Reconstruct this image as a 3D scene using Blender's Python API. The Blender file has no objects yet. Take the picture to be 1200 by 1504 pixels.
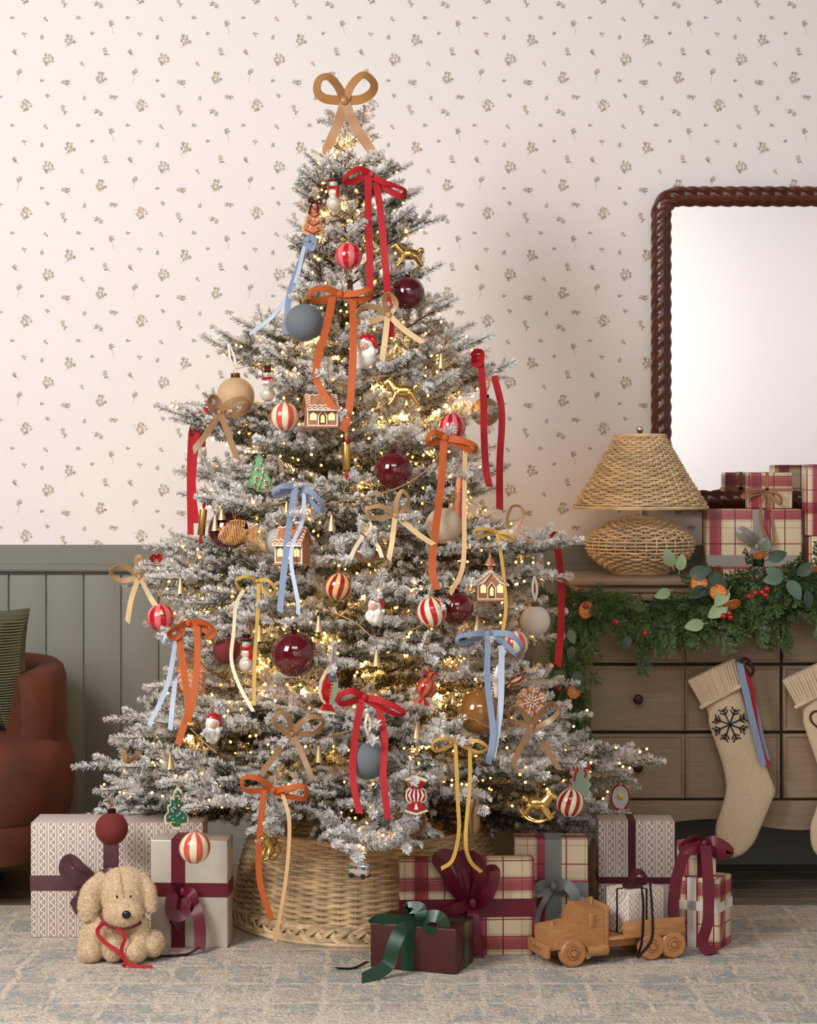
import bpy, bmesh, math, random
import numpy as np
from mathutils import Vector, Matrix, Euler
PI = math.pi
scene = bpy.context.scene
COL = scene.collection
random.seed(7)

# ------------------------------------------------------------------ camera
D, HC, F, PYH = 6.2, 1.236, 2900.0, 690.0     # distance to back wall, eye height, focal length in px, horizon row
cam = bpy.data.cameras.new('camera'); camo = bpy.data.objects.new('camera', cam); COL.objects.link(camo)
camo.location = (0, -D, HC); camo.rotation_euler = (PI/2, 0, 0)
cam.sensor_fit = 'VERTICAL'; cam.sensor_height = 36; cam.lens = F/1504*36
cam.shift_y = -(752-PYH)/1504; cam.clip_start = .05
scene.camera = camo
# ------------------------------------------------------------------ world, lamps, exposure
w = bpy.data.worlds.new('world'); scene.world = w; w.use_nodes = True
w.node_tree.nodes['Background'].inputs[0].default_value = (.95, .93, .9, 1)
w.node_tree.nodes['Background'].inputs[1].default_value = .25
def area(name, loc, target, size, power, col=(1, 1, 1)):
    l = bpy.data.lights.new(name, 'AREA'); l.shape = 'RECTANGLE'; l.size, l.size_y = size; l.energy = power; l.color = col
    o = bpy.data.objects.new(name, l); COL.objects.link(o); o.location = loc
    o.rotation_euler = (Vector(target)-Vector(loc)).to_track_quat('-Z', 'Y').to_euler()
    return o
area('softbox_key', (-2.45, -3.9, 2.75), (-.1, -.5, 1.15), (1.3, 1.5), 98, (1, .995, .988))
area('softbox_top', (.1, -4.3, 3.35), (0, -1.2, .4), (1.8, 1.2), 36, (1, .995, .988))
area('added_bounce_fill', (.4, -6.9, 2.0), (2.5, -8.6, 3.1), (1.5, 1.5), 70, (1, 1, 1))  # lamp added to brighten the front wall that the mirror reflects
vs = scene.view_settings
vs.view_transform = 'Standard'; vs.look = 'None'; vs.gamma = 1; vs.use_curve_mapping = False; vs.exposure = 0.52
scene.cycles.use_denoising = True
scene.cycles.max_bounces = 7; scene.cycles.sample_clamp_indirect = 4

# ------------------------------------------------------------------ helpers
def at(px, py, y):                       # photo pixel on the vertical plane y
    s = (D+y)/F
    return Vector(((px-600)*s, y, HC-(py-PYH)*s))
def floor_y(py, z=0.0): return (HC-z)*F/(py-PYH)-D
def lin(c): 
    c = c/255.0
    return c/12.92 if c <= .04045 else ((c+.055)/1.055)**2.4
def rgb(c): return (lin(c[0]), lin(c[1]), lin(c[2]), 1)

MATS = {}
def nodes_of(name):
    m = bpy.data.materials.new(name); m.use_nodes = True
    nt = m.node_tree; b = nt.nodes['Principled BSDF']
    return m, nt, b
def N(nt, kind, **kw):
    n = nt.nodes.new(kind)
    for k, v in kw.items():
        if k.startswith('i_'):
            key = k[2:]; key = int(key) if key.isdigit() else key
            n.inputs[key].default_value = v
        else: setattr(n, k, v)
    return n
def math_n(nt, op, a, b=None, c=None):
    n = nt.nodes.new('ShaderNodeMath'); n.operation = op
    for i, v in enumerate((a, b, c)):
        if v is None: continue
        if isinstance(v, (int, float)): n.inputs[i].default_value = v
        else: nt.links.new(v, n.inputs[i])
    return n.outputs[0]
def mix_col(nt, fac, a, b, mode='MIX'):
    n = nt.nodes.new('ShaderNodeMix'); n.data_type = 'RGBA'; n.blend_type = mode
    for i, v in ((0, fac), (6, a), (7, b)):
        if isinstance(v, (int, float)): n.inputs[i].default_value = v
        elif isinstance(v, tuple): n.inputs[i].default_value = v
        else: nt.links.new(v, n.inputs[i])
    return n.outputs[2]
def mat(name, col, rough=.5, metal=0, var=None, bump=None, sheen=0, coat=0, emit=0, emit_col=None, trans=0, spec=.5, sub=0, coord='Object', stretch=(1, 1, 1)):
    """plain principled surface with optional noise variation (scale, amount) and noise bump (scale, strength)"""
    if name in MATS: return MATS[name]
    m, nt, b = nodes_of(name); MATS[name] = m
    b.inputs['Base Color'].default_value = rgb(col); b.inputs['Roughness'].default_value = rough
    b.inputs['Metallic'].default_value = metal; b.inputs['Specular IOR Level'].default_value = spec
    if sheen: b.inputs['Sheen Weight'].default_value = sheen; b.inputs['Sheen Roughness'].default_value = .4; b.inputs['Sheen Tint'].default_value = rgb([min(255, c*1.15+25) for c in col])
    if coat: b.inputs['Coat Weight'].default_value = coat; b.inputs['Coat Roughness'].default_value = .04
    if trans: b.inputs['Transmission Weight'].default_value = trans
    if emit: b.inputs['Emission Strength'].default_value = emit; b.inputs['Emission Color'].default_value = rgb(emit_col or col)
    if var or bump:
        tc = N(nt, 'ShaderNodeTexCoord'); mp = N(nt, 'ShaderNodeMapping'); mp.inputs['Scale'].default_value = stretch
        nt.links.new(tc.outputs[coord], mp.inputs[0])
    if var:
        n = N(nt, 'ShaderNodeTexNoise', i_Scale=var[0], i_Detail=3.0); nt.links.new(mp.outputs[0], n.inputs['Vector'])
        k = var[1]
        lo = rgb([c*(1-k) for c in col]); hi = rgb([min(255, c*(1+k)) for c in col])
        mr = N(nt, 'ShaderNodeMapRange', i_1=.3, i_2=.7); nt.links.new(n.outputs[0], mr.inputs[0])
        nt.links.new(mix_col(nt, mr.outputs[0], lo, hi), b.inputs['Base Color'])
    if bump:
        n = N(nt, 'ShaderNodeTexNoise', i_Scale=bump[0], i_Detail=3.0); nt.links.new(mp.outputs[0], n.inputs['Vector'])
        bp = N(nt, 'ShaderNodeBump', i_Strength=bump[1], i_Distance=.01); nt.links.new(n.outputs[0], bp.inputs['Height'])
        nt.links.new(bp.outputs[0], b.inputs['Normal'])
    return m

class MB:
    """collects geometry for ONE mesh object"""
    def __init__(s): s.v = []; s.f = []; s.m = []; s.uv = {}
    def add(s, vs_, fs, m=0):
        o = len(s.v); s.v.extend(tuple(v) for v in vs_)
        for f in fs: s.f.append(tuple(i+o for i in f)); s.m.append(m)
        return o
    def box(s, c, size, m=0, rot=None):
        hx, hy, hz = size[0]/2, size[1]/2, size[2]/2
        vs_ = [Vector((sx*hx, sy*hy, sz*hz)) for sx in (-1, 1) for sy in (-1, 1) for sz in (-1, 1)]
        if rot is not None: vs_ = [rot @ v for v in vs_]
        s.add([Vector(c)+v for v in vs_], [(0, 1, 3, 2), (4, 6, 7, 5), (0, 4, 5, 1), (2, 3, 7, 6), (0, 2, 6, 4), (1, 5, 7, 3)], m)
    def bbox(s, c, size, bev=.004, seg=2, m=0, rot=None):
        bm = bmesh.new(); bmesh.ops.create_cube(bm, size=1)
        for v in bm.verts: v.co = Vector((v.co.x*size[0], v.co.y*size[1], v.co.z*size[2]))
        bmesh.ops.bevel(bm, geom=bm.edges[:], offset=min(bev, min(size)*.45), segments=seg, affect='EDGES', profile=.5)
        s.bm(bm, Matrix.Translation(Vector(c)) @ (rot.to_4x4() if rot is not None else Matrix()), m)
    def bm(s, bm, M=Matrix(), m=0):
        bm.verts.index_update()
        s.add([M @ v.co for v in bm.verts], [[v.index for v in f.verts] for f in bm.faces], m); bm.free()
    def tube(s, pts, r, n=6, m=0, closed=False, caps=True, flat=None):
        """swept tube; r scalar or list; flat = (normal axis, ratio) squashes the section along an axis"""
        P = [Vector(p) for p in pts]; k = len(P)
        R = [r]*k if isinstance(r, (int, float)) else list(r)
        prev = None; rings = []
        for i in range(k):
            if closed: t = P[(i+1) % k]-P[i-1]
            else: t = P[min(i+1, k-1)]-P[max(i-1, 0)]
            if t.length < 1e-9: t = Vector((0, 0, 1))
            t.normalize()
            if prev is None:
                a = Vector((0, 0, 1)) if abs(t.z) < .9 else Vector((1, 0, 0))
                u = t.cross(a).normalized()
            else:
                u = prev-t*prev.dot(t); u = u.normalized() if u.length > 1e-6 else t.orthogonal().normalized()
            prev = u; v = t.cross(u)
            rings.append([P[i]+(u*math.cos(2*PI*j/n)+v*math.sin(2*PI*j/n))*R[i] for j in range(n)])
        o = len(s.v)
        for rg in rings: s.v.extend(tuple(q) for q in rg)
        last = k if closed else k-1
        for i in range(last):
            a, b = o+i*n, o+((i+1) % k)*n
            for j in range(n):
                s.f.append((a+j, a+(j+1) % n, b+(j+1) % n, b+j)); s.m.append(m)
        if caps and not closed:
            s.f.append(tuple(o+j for j in range(n))[::-1]); s.m.append(m)
            s.f.append(tuple(o+(k-1)*n+j for j in range(n))); s.m.append(m)
    def lathe(s, prof, n=24, m=0, c=(0, 0, 0), rot=None, twist=0, matf=None):
        """prof list of (r, z); matf(j, i) picks a material"""
        o = len(s.v); c = Vector(c)
        for i, (r, z) in enumerate(prof):
            for j in range(n):
                a = 2*PI*j/n+twist*i
                p = Vector((r*math.cos(a), r*math.sin(a), z))
                if rot is not None: p = rot @ p
                s.v.append(tuple(c+p))
        for i in range(len(prof)-1):
            for j in range(n):
                a, b = o+i*n, o+(i+1)*n
                s.f.append((a+j, a+(j+1) % n, b+(j+1) % n, b+j)); s.m.append(matf(j, i) if matf else m)
        for i, rev in ((0, True), (len(prof)-1, False)):
            if prof[i][0] > 1e-5:
                q = [o+i*n+j for j in range(n)]
                s.f.append(tuple(q[::-1] if rev else q)); s.m.append(matf(0, i) if matf else m)
    def ball(s, c, r, n=16, m=0, rot=None):
        rr = (r, r, r) if isinstance(r, (int, float)) else r
        k = max(6, n//2); prof = [(math.sin(PI*i/k), -math.cos(PI*i/k)) for i in range(k+1)]
        o = len(s.v); s.lathe(prof, n, m)
        for i in range(o, len(s.v)):
            v = Vector(s.v[i]); v = Vector((v.x*rr[0], v.y*rr[1], v.z*rr[2]))
            if rot is not None: v = rot @ v
            s.v[i] = tuple(Vector(c)+v)
    def prism(s, outline, y0, y1, m=0, mside=None, axis='y'):
        """outline of (x, z) extruded in y"""
        k = len(outline); o = len(s.v)
        for y in (y0, y1):
            for x, z in outline: s.v.append((x, y, z) if axis == 'y' else ((y, x, z) if axis == 'x' else (x, z, y)))
        s.f.append(tuple(o+i for i in range(k))); s.m.append(m)
        s.f.append(tuple(o+k+i for i in range(k))[::-1]); s.m.append(m)
        for i in range(k):
            j = (i+1) % k
            s.f.append((o+i, o+k+i, o+k+j, o+j)); s.m.append(m if mside is None else mside)
    def build(s, name, mats, parent=None, smooth=True, world=False, fix=True):
        if not isinstance(mats, (list, tuple)): mats = [mats]
        me = bpy.data.meshes.new(name)
        vv = s.v
        if world and parent is not None:
            L = parent.location; vv = [(x-L.x, y-L.y, z-L.z) for x, y, z in vv]
        me.from_pydata(vv, [], s.f)
        for mm in mats: me.materials.append(mm)
        if len(mats) > 1: me.polygons.foreach_set('material_index', s.m)
        if fix and len(s.f) < 60000:
            bm = bmesh.new(); bm.from_mesh(me); bmesh.ops.remove_doubles(bm, verts=bm.verts, dist=1e-6)
            bmesh.ops.recalc_face_normals(bm, faces=bm.faces); bm.to_mesh(me); bm.free()
        if smooth:
            me.polygons.foreach_set('use_smooth', [True]*len(me.polygons))
            me.update()
            try: me.set_sharp_from_angle(angle=math.radians(42))
            except Exception: pass
        me.update()
        return link(name, me, parent)
def link(name, me, parent=None):
    o = bpy.data.objects.new(name, me); COL.objects.link(o)
    if parent is not None: o.parent = parent
    return o
def tag(o, label=None, cat=None, group=None, kind=None):
    if label: o['label'] = label
    if cat: o['category'] = cat
    if group: o['group'] = group
    if kind: o['kind'] = kind
    return o
def thing(name, label, cat, loc=(0, 0, 0), group=None, rot=None, scale=None):
    o = bpy.data.objects.new(name, None); COL.objects.link(o); o.empty_display_size = .05
    o.location = loc
    if rot is not None: o.rotation_euler = rot
    if scale: o.scale = (scale,)*3
    return tag(o, label, cat, group)
def struct(o): o['kind'] = 'structure'; return o

def catmull(pts, n=8):
    P = [Vector(p) for p in pts]
    if len(P) < 3: 
        return [P[0].lerp(P[-1], i/n) for i in range(n+1)]
    out = []
    for i in range(len(P)-1):
        p0 = P[i-1] if i else P[0]*2-P[1]; p1, p2 = P[i], P[i+1]
        p3 = P[i+2] if i+2 < len(P) else P[-1]*2-P[-2]
        for k in range(n):
            t = k/n
            out.append(.5*((2*p1)+(p2-p0)*t+(2*p0-5*p1+4*p2-p3)*t*t+(3*p1-p0-3*p2+p3)*t**3))
    out.append(P[-1]); return out
def ribbon(mb, pts, width, tilt=.3, m=0, thick=.0009, n=8, cut=.0, w0=None, wend=None):
    """flat band along a path; it faces along -y, tilted about its own length by `tilt` radians"""
    C = catmull(pts, n); k = len(C); prev = None; o = len(mb.v)
    Y = Vector((0, 1, 0))
    for i in range(k):
        t = (C[min(i+1, k-1)]-C[max(i-1, 0)])
        t = t.normalized() if t.length > 1e-9 else Vector((0, 0, -1))
        p = t.cross(Y)
        if p.length < 1e-4: p = Vector((1, 0, 0))
        p.normalize()
        if prev is not None and p.dot(prev) < 0: p = -p
        prev = p
        q = i/(k-1)
        tl = tilt(q) if callable(tilt) else tilt
        wd = width
        if w0 is not None and q < .15: wd = w0+(width-w0)*(q/.15)
        if wend is not None and q > .85: wd = wend+(width-wend)*((1-q)/.15)
        wv = (p*math.cos(tl)+Y*math.sin(tl))*wd/2
        nn = t.cross(wv.normalized())*thick
        sh = t*cut*wd if i == k-1 else Vector((0, 0, 0))
        for a in (C[i]+wv+nn+sh, C[i]-wv+nn-sh, C[i]-wv-nn-sh, C[i]+wv-nn+sh): mb.v.append(tuple(a))
    for i in range(k-1):
        a, b = o+i*4, o+(i+1)*4
        for j in range(4):
            mb.f.append((a+j, a+(j+1) % 4, b+(j+1) % 4, b+j)); mb.m.append(m)
    mb.f.append((o, o+1, o+2, o+3)); mb.m.append(m); e = o+(k-1)*4; mb.f.append((e+3, e+2, e+1, e)); mb.m.append(m)

def blob_mesh(name, parts, voxel=.004, smooth=6):
    """one continuous surface from overlapping ellipsoids / tapered capsules"""
    mb = MB()
    for p in parts:
        if p[0] == 'e': mb.ball(p[1], p[2], 16, rot=p[3] if len(p) > 3 else None)
        else: mb.tube([p[1][0]]+list(catmull(p[1], 4))+[p[1][-1]], [1e-4]+list(np.interp(np.linspace(0, 1, len(catmull(p[1], 4))), np.linspace(0, 1, len(p[2])), p[2]))+[1e-4], 10, caps=False)
    o = mb.build(name+'_tmp', [], None, False)
    md = o.modifiers.new('r', 'REMESH'); md.mode = 'VOXEL'; md.voxel_size = voxel
    sm = o.modifiers.new('s', 'SMOOTH'); sm.iterations = smooth; sm.factor = .5
    dg = bpy.context.evaluated_depsgraph_get(); dg.update()
    me = bpy.data.meshes.new_from_object(o.evaluated_get(dg)); me.name = name
    bpy.data.objects.remove(o)
    me.polygons.foreach_set('use_smooth', [True]*len(me.polygons))
    return me
# ------------------------------------------------------------------ shared materials
M_sage = mat('sage_paint', (122, 121, 111), .55, var=(3, .02))
M_paper = mat('wallpaper_ground', (240, 232, 229), .85, bump=(900, .02))
M_pet = mat('print_petal_tan', (208, 192, 178), .85); M_petd = mat('print_petal_dark', (190, 170, 154), .85)
M_leafp = mat('print_leaf_grey', (150, 146, 136), .85); M_stemp = mat('print_stem', (178, 168, 158), .85)
M_white = mat('plain_wall_paint', (238, 235, 233), .8)

def wood(name, c1, c2, rough=.45, scale=14, stretch=(1, 12, 12), coord='Object', bump=.05):
    if name in MATS: return MATS[name]
    m, nt, b = nodes_of(name); MATS[name] = m
    tc = N(nt, 'ShaderNodeTexCoord'); mp = N(nt, 'ShaderNodeMapping'); mp.inputs['Scale'].default_value = stretch
    nt.links.new(tc.outputs[coord], mp.inputs[0])
    n1 = N(nt, 'ShaderNodeTexNoise', i_Scale=scale, i_Detail=5.0, i_Roughness=.65, i_Distortion=.6); nt.links.new(mp.outputs[0], n1.inputs['Vector'])
    mr = N(nt, 'ShaderNodeMapRange', i_1=.3, i_2=.72); nt.links.new(n1.outputs[0], mr.inputs[0])
    oi = N(nt, 'ShaderNodeObjectInfo')
    c = mix_col(nt, mr.outputs[0], rgb(c1), rgb(c2))
    hv = N(nt, 'ShaderNodeHueSaturation'); nt.links.new(c, hv.inputs['Color'])
    nt.links.new(math_n(nt, 'MULTIPLY_ADD', oi.outputs['Random'], .16, .92), hv.inputs['Value'])
    nt.links.new(hv.outputs[0], b.inputs['Base Color']); b.inputs['Roughness'].default_value = rough
    bp = N(nt, 'ShaderNodeBump', i_Strength=bump, i_Distance=.002); nt.links.new(n1.outputs[0], bp.inputs['Height']); nt.links.new(bp.outputs[0], b.inputs['Normal'])
    return m
M_plank = wood('floor_plank_wood', (112, 98, 84), (150, 134, 116), .5, 6, (1, 14, 14))
M_dresser = wood('dresser_washed_wood', (138, 114, 90), (158, 134, 108), .5, 10, (1, 10, 12))
M_oak = wood('toy_wood', (164, 108, 62), (194, 142, 92), .5, 30, (1, 6, 6))
M_mahog = wood('mahogany', (58, 24, 15), (98, 44, 26), .28, 10, (1, 4, 4), bump=.02)

# ------------------------------------------------------------------ room shell
XL, XR, YF, ZC = -3.3, 3.4, -8.6, 3.5
CAP_Z = at(0, 800, 0).z
mb = MB(); mb.box(((XL+XR)/2, .05, ZC/2), (XR-XL+.2, .1, ZC))
# printed sprigs: one repeat laid out in photo pixels, then tiled over the paper
rng = random.Random(3)
T = MB()
def ell(cx, cy, a, b, ang, m, n=7):
    T.add([(cx+a*math.cos(t)*math.cos(ang)-b*math.sin(t)*math.sin(ang), 0, cy+a*math.cos(t)*math.sin(ang)+b*math.sin(t)*math.cos(ang)) for t in [2*PI*i/n for i in range(n)]], [tuple(range(n))], m)
def flower(cx, cy, r):
    a0 = rng.random()*6
    for i in range(5):
        a = a0+i*2*PI/5; ell(cx+math.cos(a)*r*.58, cy+math.sin(a)*r*.58, r*.5, r*.36, a, 1 if rng.random() < .75 else 2)
    ell(cx, cy, r*.25, r*.25, 0, 2)
def leafp(cx, cy, L, ang): ell(cx+math.cos(ang)*L/2, cy+math.sin(ang)*L/2, L/2, L*.2, ang, 3, 6)
def stem(x0, y0, x1, y1, wd=1.6):
    d = Vector((x1-x0, 0, y1-y0)); p = Vector((-d.z, 0, d.x)).normalized()*wd/2
    T.add([(x0+p.x, 0, y0+p.z), (x0-p.x, 0, y0-p.z), (x1-p.x, 0, y1-p.z), (x1+p.x, 0, y1+p.z)], [(0, 1, 2, 3)], 4)
def m_cluster(x, y, dx, dy):
    stem(x, y, x+dx, y+dy, 2)
    for i in range(9):
        a = rng.random()*6.28; leafp(x+math.cos(a)*16, y+math.sin(a)*16, 15, a)
    for i in range(8):
        a = i*2.4+rng.random()*.5; d = 3+29*math.sqrt(i/8); flower(x+math.cos(a)*d, y+math.sin(a)*d*.95, rng.uniform(8, 12))
def m_medium(x, y, fx, fy, dx, dy):
    stem(x+fx, y+fy, x+dx, y+dy, 2)
    for i in range(5): leafp(x+dx*.2*i*.6, y+dy*.2*i*.6, 17, rng.random()*6.28)
    flower(x+fx, y+fy, 14); flower(x-fx*.9+rng.uniform(-6, 6), y-fy*.3+rng.uniform(4, 12), 8)
def m_small(x, y): 
    flower(x, y, 11); leafp(x+6, y-4, 15, rng.uniform(-1.2, .6)); leafp(x+4, y-8, 13, rng.uniform(-2, -.6))
def m_sprig(x, y):
    a = rng.random()*6.28; stem(x-math.cos(a)*16, y-math.sin(a)*16, x+math.cos(a)*12, y+math.sin(a)*12)
    for k in (-6, 2, 9): 
        for sgn in (-1, 1): leafp(x+math.cos(a)*k, y+math.sin(a)*k, 12, a+sgn*.9)
def m_bud(x, y):
    a = rng.uniform(.9, 2.0); ell(x, y, 10, 6, a, 2); leafp(x+3, y-8, 18, a-.5); leafp(x-2, y-10, 14, a+.4)
def m_stalk(x, y, dx):
    flower(x, y+16, 13); stem(x, y+16, x+dx, y-48, 2)
    for k, sg in ((0, -1), (-8, 1), (2, 1)): leafp(x+dx*.3, y+k, 19, PI/2+sg*.9)
CS = 3.636; TW, TH = 617, 575
for x, y in ((62, 93), (490, 178), (220, 430)): m_bud(x, -y)
for x, y in ((240, 99), (125, 180), (435, 338)): m_small(x, -y)
for x, y in ((423, 95), (225, 195), (250, 508), (452, 520)): m_sprig(x, -y)
m_stalk(593, -135, 14); m_stalk(108, -393, -16)
m_cluster(375, -212, -28, -46); m_cluster(257, -315, 14, -30); m_cluster(540, -413, 10, -34); m_cluster(140, -563, -46, 20)
m_medium(78, -283, 0, 8, 24, -22); m_medium(560, -280, 0, 16, 28, -24); m_medium(355, -442, -16, 4, 18, -28)
m_medium(608, -520, -14, 3, 22, 8); m_medium(340, -590, -6, 18, 12, -26); m_medium(525, -600, 14, -8, -36, 16)
s_ = D/F/CS
tv = np.array(T.v); lay = np.zeros(len(tv))
for fi, f in enumerate(T.f):
    lay[list(f)] = -.0002-(fi % 53)*.000012
for ix in range(-6, 14):
    for iz in range(-4, 8):
        ox, oz = ix*TW, -iz*TH
        vv = tv.copy()
        vv[:, 0] = (vv[:, 0]+ox)*s_-600*D/F; vv[:, 2] = (vv[:, 2]+oz)*s_+HC+PYH*D/F; vv[:, 1] = lay
        cx, cz = vv[:, 0].mean(), vv[:, 2].mean()
        if cx < -2.4 or cx > 2.4 or cz > ZC-.2 or cz < .8: continue
        o = len(mb.v); mb.v.extend(map(tuple, vv.tolist()))
        mb.f.extend(tuple(i+o for i in f) for f in T.f); mb.m.extend(T.m)
wall = struct(mb.build('wall_back', [M_paper, M_pet, M_petd, M_leafp, M_stemp], None, False, fix=False))
def shell(name, c, size, m):
    b_ = MB(); b_.box(c, size); return struct(b_.build(name, m, None, False))
M_flag = mat('bounce_cut_grey', (128, 125, 122), .85)  # unseen wall and ceiling made grey to cut bounce and keep contrast
shell('wall_left', (XL-.05, YF/2, ZC/2), (.1, -YF, ZC), M_flag)
shell('wall_right', (XR+.05, YF/2, ZC/2), (.1, -YF, ZC), M_white)
shell('wall_front', ((XL+XR)/2, YF-.05, ZC/2), (XR-XL+.2, .1, ZC), M_white)
shell('ceiling', ((XL+XR)/2, YF/2, ZC+.05), (XR-XL+.2, -YF+.2, .1), M_flag)
floor = shell('floor', ((XL+XR)/2, YF/2, -.06), (XR-XL, -YF, .1), mat('subfloor', (40, 34, 28), .8))
# floor planks
pl_w, pl_l = .128, 1.9
pm = MB(); pm.bbox((0, 0, 0), (pl_l-.003, pl_w-.003, .0098), .002, 1)
pme = None
for j in range(int(-YF/pl_w)):
    x = XL-.9*((j*37) % 10)/10
    while x < XR-.2:
        if x+pl_l/2 > XL:
            if pme is None: o = pm.build('plank', M_plank, floor, False); pme = o.data
            else: o = link('plank', pme, floor)
            x0, x1 = max(x, XL+.002), min(x+pl_l, XR-.002)
            if x1-x0 > .1: o.location = ((x0+x1)/2, -pl_w*(j+.5)-.001, -.005); o.scale = ((x1-x0)/pl_l, 1, 1)
            else: COL.objects.unlink(o); bpy.data.objects.remove(o)
        x += pl_l
# wainscot: boards, cap board, moulding
bw = 55*D/F
x = at(69, 0, 0).x-bw*40; bme = None
bz0, bz1 = at(0, 1200, 0).z, at(0, 838, 0).z
while x < XR:
    if x > XL-.01 and x+bw < XR+.02:
        if bme is None:
            q = MB(); q.bbox((0, 0, 0), (bw-.0035, .014, bz1-bz0+.02), .003, 2); o = q.build('wainscot_board', M_sage, wall); bme = o.data
        else: o = link('wainscot_board', bme, wall)
        o.location = (x+bw/2, -.0072, (bz0+bz1)/2)
    x += bw
def rail(name, prof):
    q = MB(); q.prism(prof, XL+.001, XR-.001, axis='x'); return q.build(name, M_sage, None)
z0 = at(0, 842, 0).z; z1 = at(0, 828, 0).z
tr = struct(rail('trim_1', [(0, z0-.004), (-.016, z0-.004), (-.022, z0+.002), (-.034, z0+.008), (-.036, z0+.014), (-.03, z0+.02), (-.026, z0+.026), (-.02, z1), (-.017, z1+.002), (-.017, CAP_Z-.003), (-.014, CAP_Z), (0, CAP_Z)]))
zb = at(0, 1196, 0).z
struct(rail('baseboard_back', [(0, .001), (-.022, .001), (-.022, zb-.012), (-.018, zb-.004), (-.014, zb), (0, zb)]))

# ------------------------------------------------------------------ rug
def rug_material():
    m, nt, b = nodes_of('rug_weave')
    tc = N(nt, 'ShaderNodeTexCoord')
    sep = N(nt, 'ShaderNodeSeparateXYZ'); nt.links.new(tc.outputs['Object'], sep.inputs[0])
    X, Y = sep.outputs[0], sep.outputs[1]
    wn = N(nt, 'ShaderNodeTexNoise', i_Scale=9.0, i_Detail=2.0); nt.links.new(tc.outputs['Object'], wn.inputs['Vector'])
    wob = math_n(nt, 'MULTIPLY', math_n(nt, 'SUBTRACT', wn.outputs[0], .5), .045)
    def lines(v, per, wd, ph):
        f = math_n(nt, 'FRACT', math_n(nt, 'ADD', math_n(nt, 'DIVIDE', math_n(nt, 'ADD', v, wob), per), ph))
        return math_n(nt, 'LESS_THAN', math_n(nt, 'ABSOLUTE', math_n(nt, 'SUBTRACT', f, .5)), wd)
    gx = lines(X, .125, .055, .1); gy = lines(Y, .17, .05, .3)
    grid = math_n(nt, 'MAXIMUM', gx, gy)
    # woven ticks inside the blocks, direction alternating from block to block
    mp1 = N(nt, 'ShaderNodeMapping'); mp1.inputs['Scale'].default_value = (16, 70, 1); nt.links.new(tc.outputs['Object'], mp1.inputs[0])
    t1 = N(nt, 'ShaderNodeTexNoise', i_Scale=1.0, i_Detail=2.0); nt.links.new(mp1.outputs[0], t1.inputs['Vector'])
    mp2 = N(nt, 'ShaderNodeMapping'); mp2.inputs['Scale'].default_value = (75, 14, 1); nt.links.new(tc.outputs['Object'], mp2.inputs[0])
    t2 = N(nt, 'ShaderNodeTexNoise', i_Scale=1.0, i_Detail=2.0); nt.links.new(mp2.outputs[0], t2.inputs['Vector'])
    ck = N(nt, 'ShaderNodeTexChecker', i_Scale=8.0); nt.links.new(tc.outputs['Object'], ck.inputs[0])
    tick = math_n(nt, 'MULTIPLY_ADD', math_n(nt, 'SUBTRACT', t2.outputs[0], t1.outputs[0]), ck.outputs[1], t1.outputs[0])
    big = N(nt, 'ShaderNodeTexNoise', i_Scale=7.0, i_Detail=3.0); nt.links.new(tc.outputs['Object'], big.inputs['Vector'])
    blue = math_n(nt, 'ADD', math_n(nt, 'MULTIPLY', tick, 1.0), math_n(nt, 'MULTIPLY', math_n(nt, 'SUBTRACT', big.outputs[0], .5), 1.1))
    mr = N(nt, 'ShaderNodeMapRange', i_1=.43, i_2=.58); nt.links.new(blue, mr.inputs[0])
    c = mix_col(nt, mr.outputs[0], rgb((216, 203, 186)), rgb((176, 175, 171)))
    pk = N(nt, 'ShaderNodeTexNoise', i_Scale=23.0, i_Detail=2.0); nt.links.new(tc.outputs['Object'], pk.inputs['Vector'])
    pr = N(nt, 'ShaderNodeMapRange', i_1=.5, i_2=.68); nt.links.new(pk.outputs[0], pr.inputs[0])
    c = mix_col(nt, pr.outputs[0], c, rgb((210, 190, 174)))
    gm = N(nt, 'ShaderNodeTexNoise', i_Scale=14.0); nt.links.new(tc.outputs['Object'], gm.inputs['Vector'])
    gr = N(nt, 'ShaderNodeMapRange', i_1=.38, i_2=.54); nt.links.new(gm.outputs[0], gr.inputs[0])
    c = mix_col(nt, math_n(nt, 'MULTIPLY', grid, gr.outputs[0]), c, rgb((224, 210, 190)))
    # knots
    kn = N(nt, 'ShaderNodeMapping'); kn.inputs['Scale'].default_value = (150, 210, 1); nt.links.new(tc.outputs['Object'], kn.inputs[0])
    vo = N(nt, 'ShaderNodeTexVoronoi', i_Scale=1.0); nt.links.new(kn.outputs[0], vo.inputs['Vector'])
    sp = N(nt, 'ShaderNodeSeparateColor'); nt.links.new(vo.outputs['Color'], sp.inputs[0])
    hv = N(nt, 'ShaderNodeHueSaturation'); nt.links.new(c, hv.inputs['Color'])
    nt.links.new(math_n(nt, 'MULTIPLY_ADD', sp.outputs[0], .42, .78), hv.inputs['Value'])
    nt.links.new(hv.outputs[0], b.inputs['Base Color'])
    b.inputs['Roughness'].default_value = .95; b.inputs['Specular IOR Level'].default_value = .15
    bp = N(nt, 'ShaderNodeBump', i_Strength=.9, i_Distance=.004); bp.invert = True
    nt.links.new(vo.outputs['Distance'], bp.inputs['Height']); nt.links.new(bp.outputs[0], b.inputs['Normal'])
    return m
RZ = .012
ry1 = floor_y(1329, RZ)
mb = MB(); mb.bbox((.15, (ry1-3.3)/2, RZ/2), (4.3, 3.3+ry1, RZ), .005, 2)
rug = mb.build('area_rug', rug_material()); tag(rug, 'beige and grey-blue woven area rug lying under the tree and gifts', 'rug')
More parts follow.
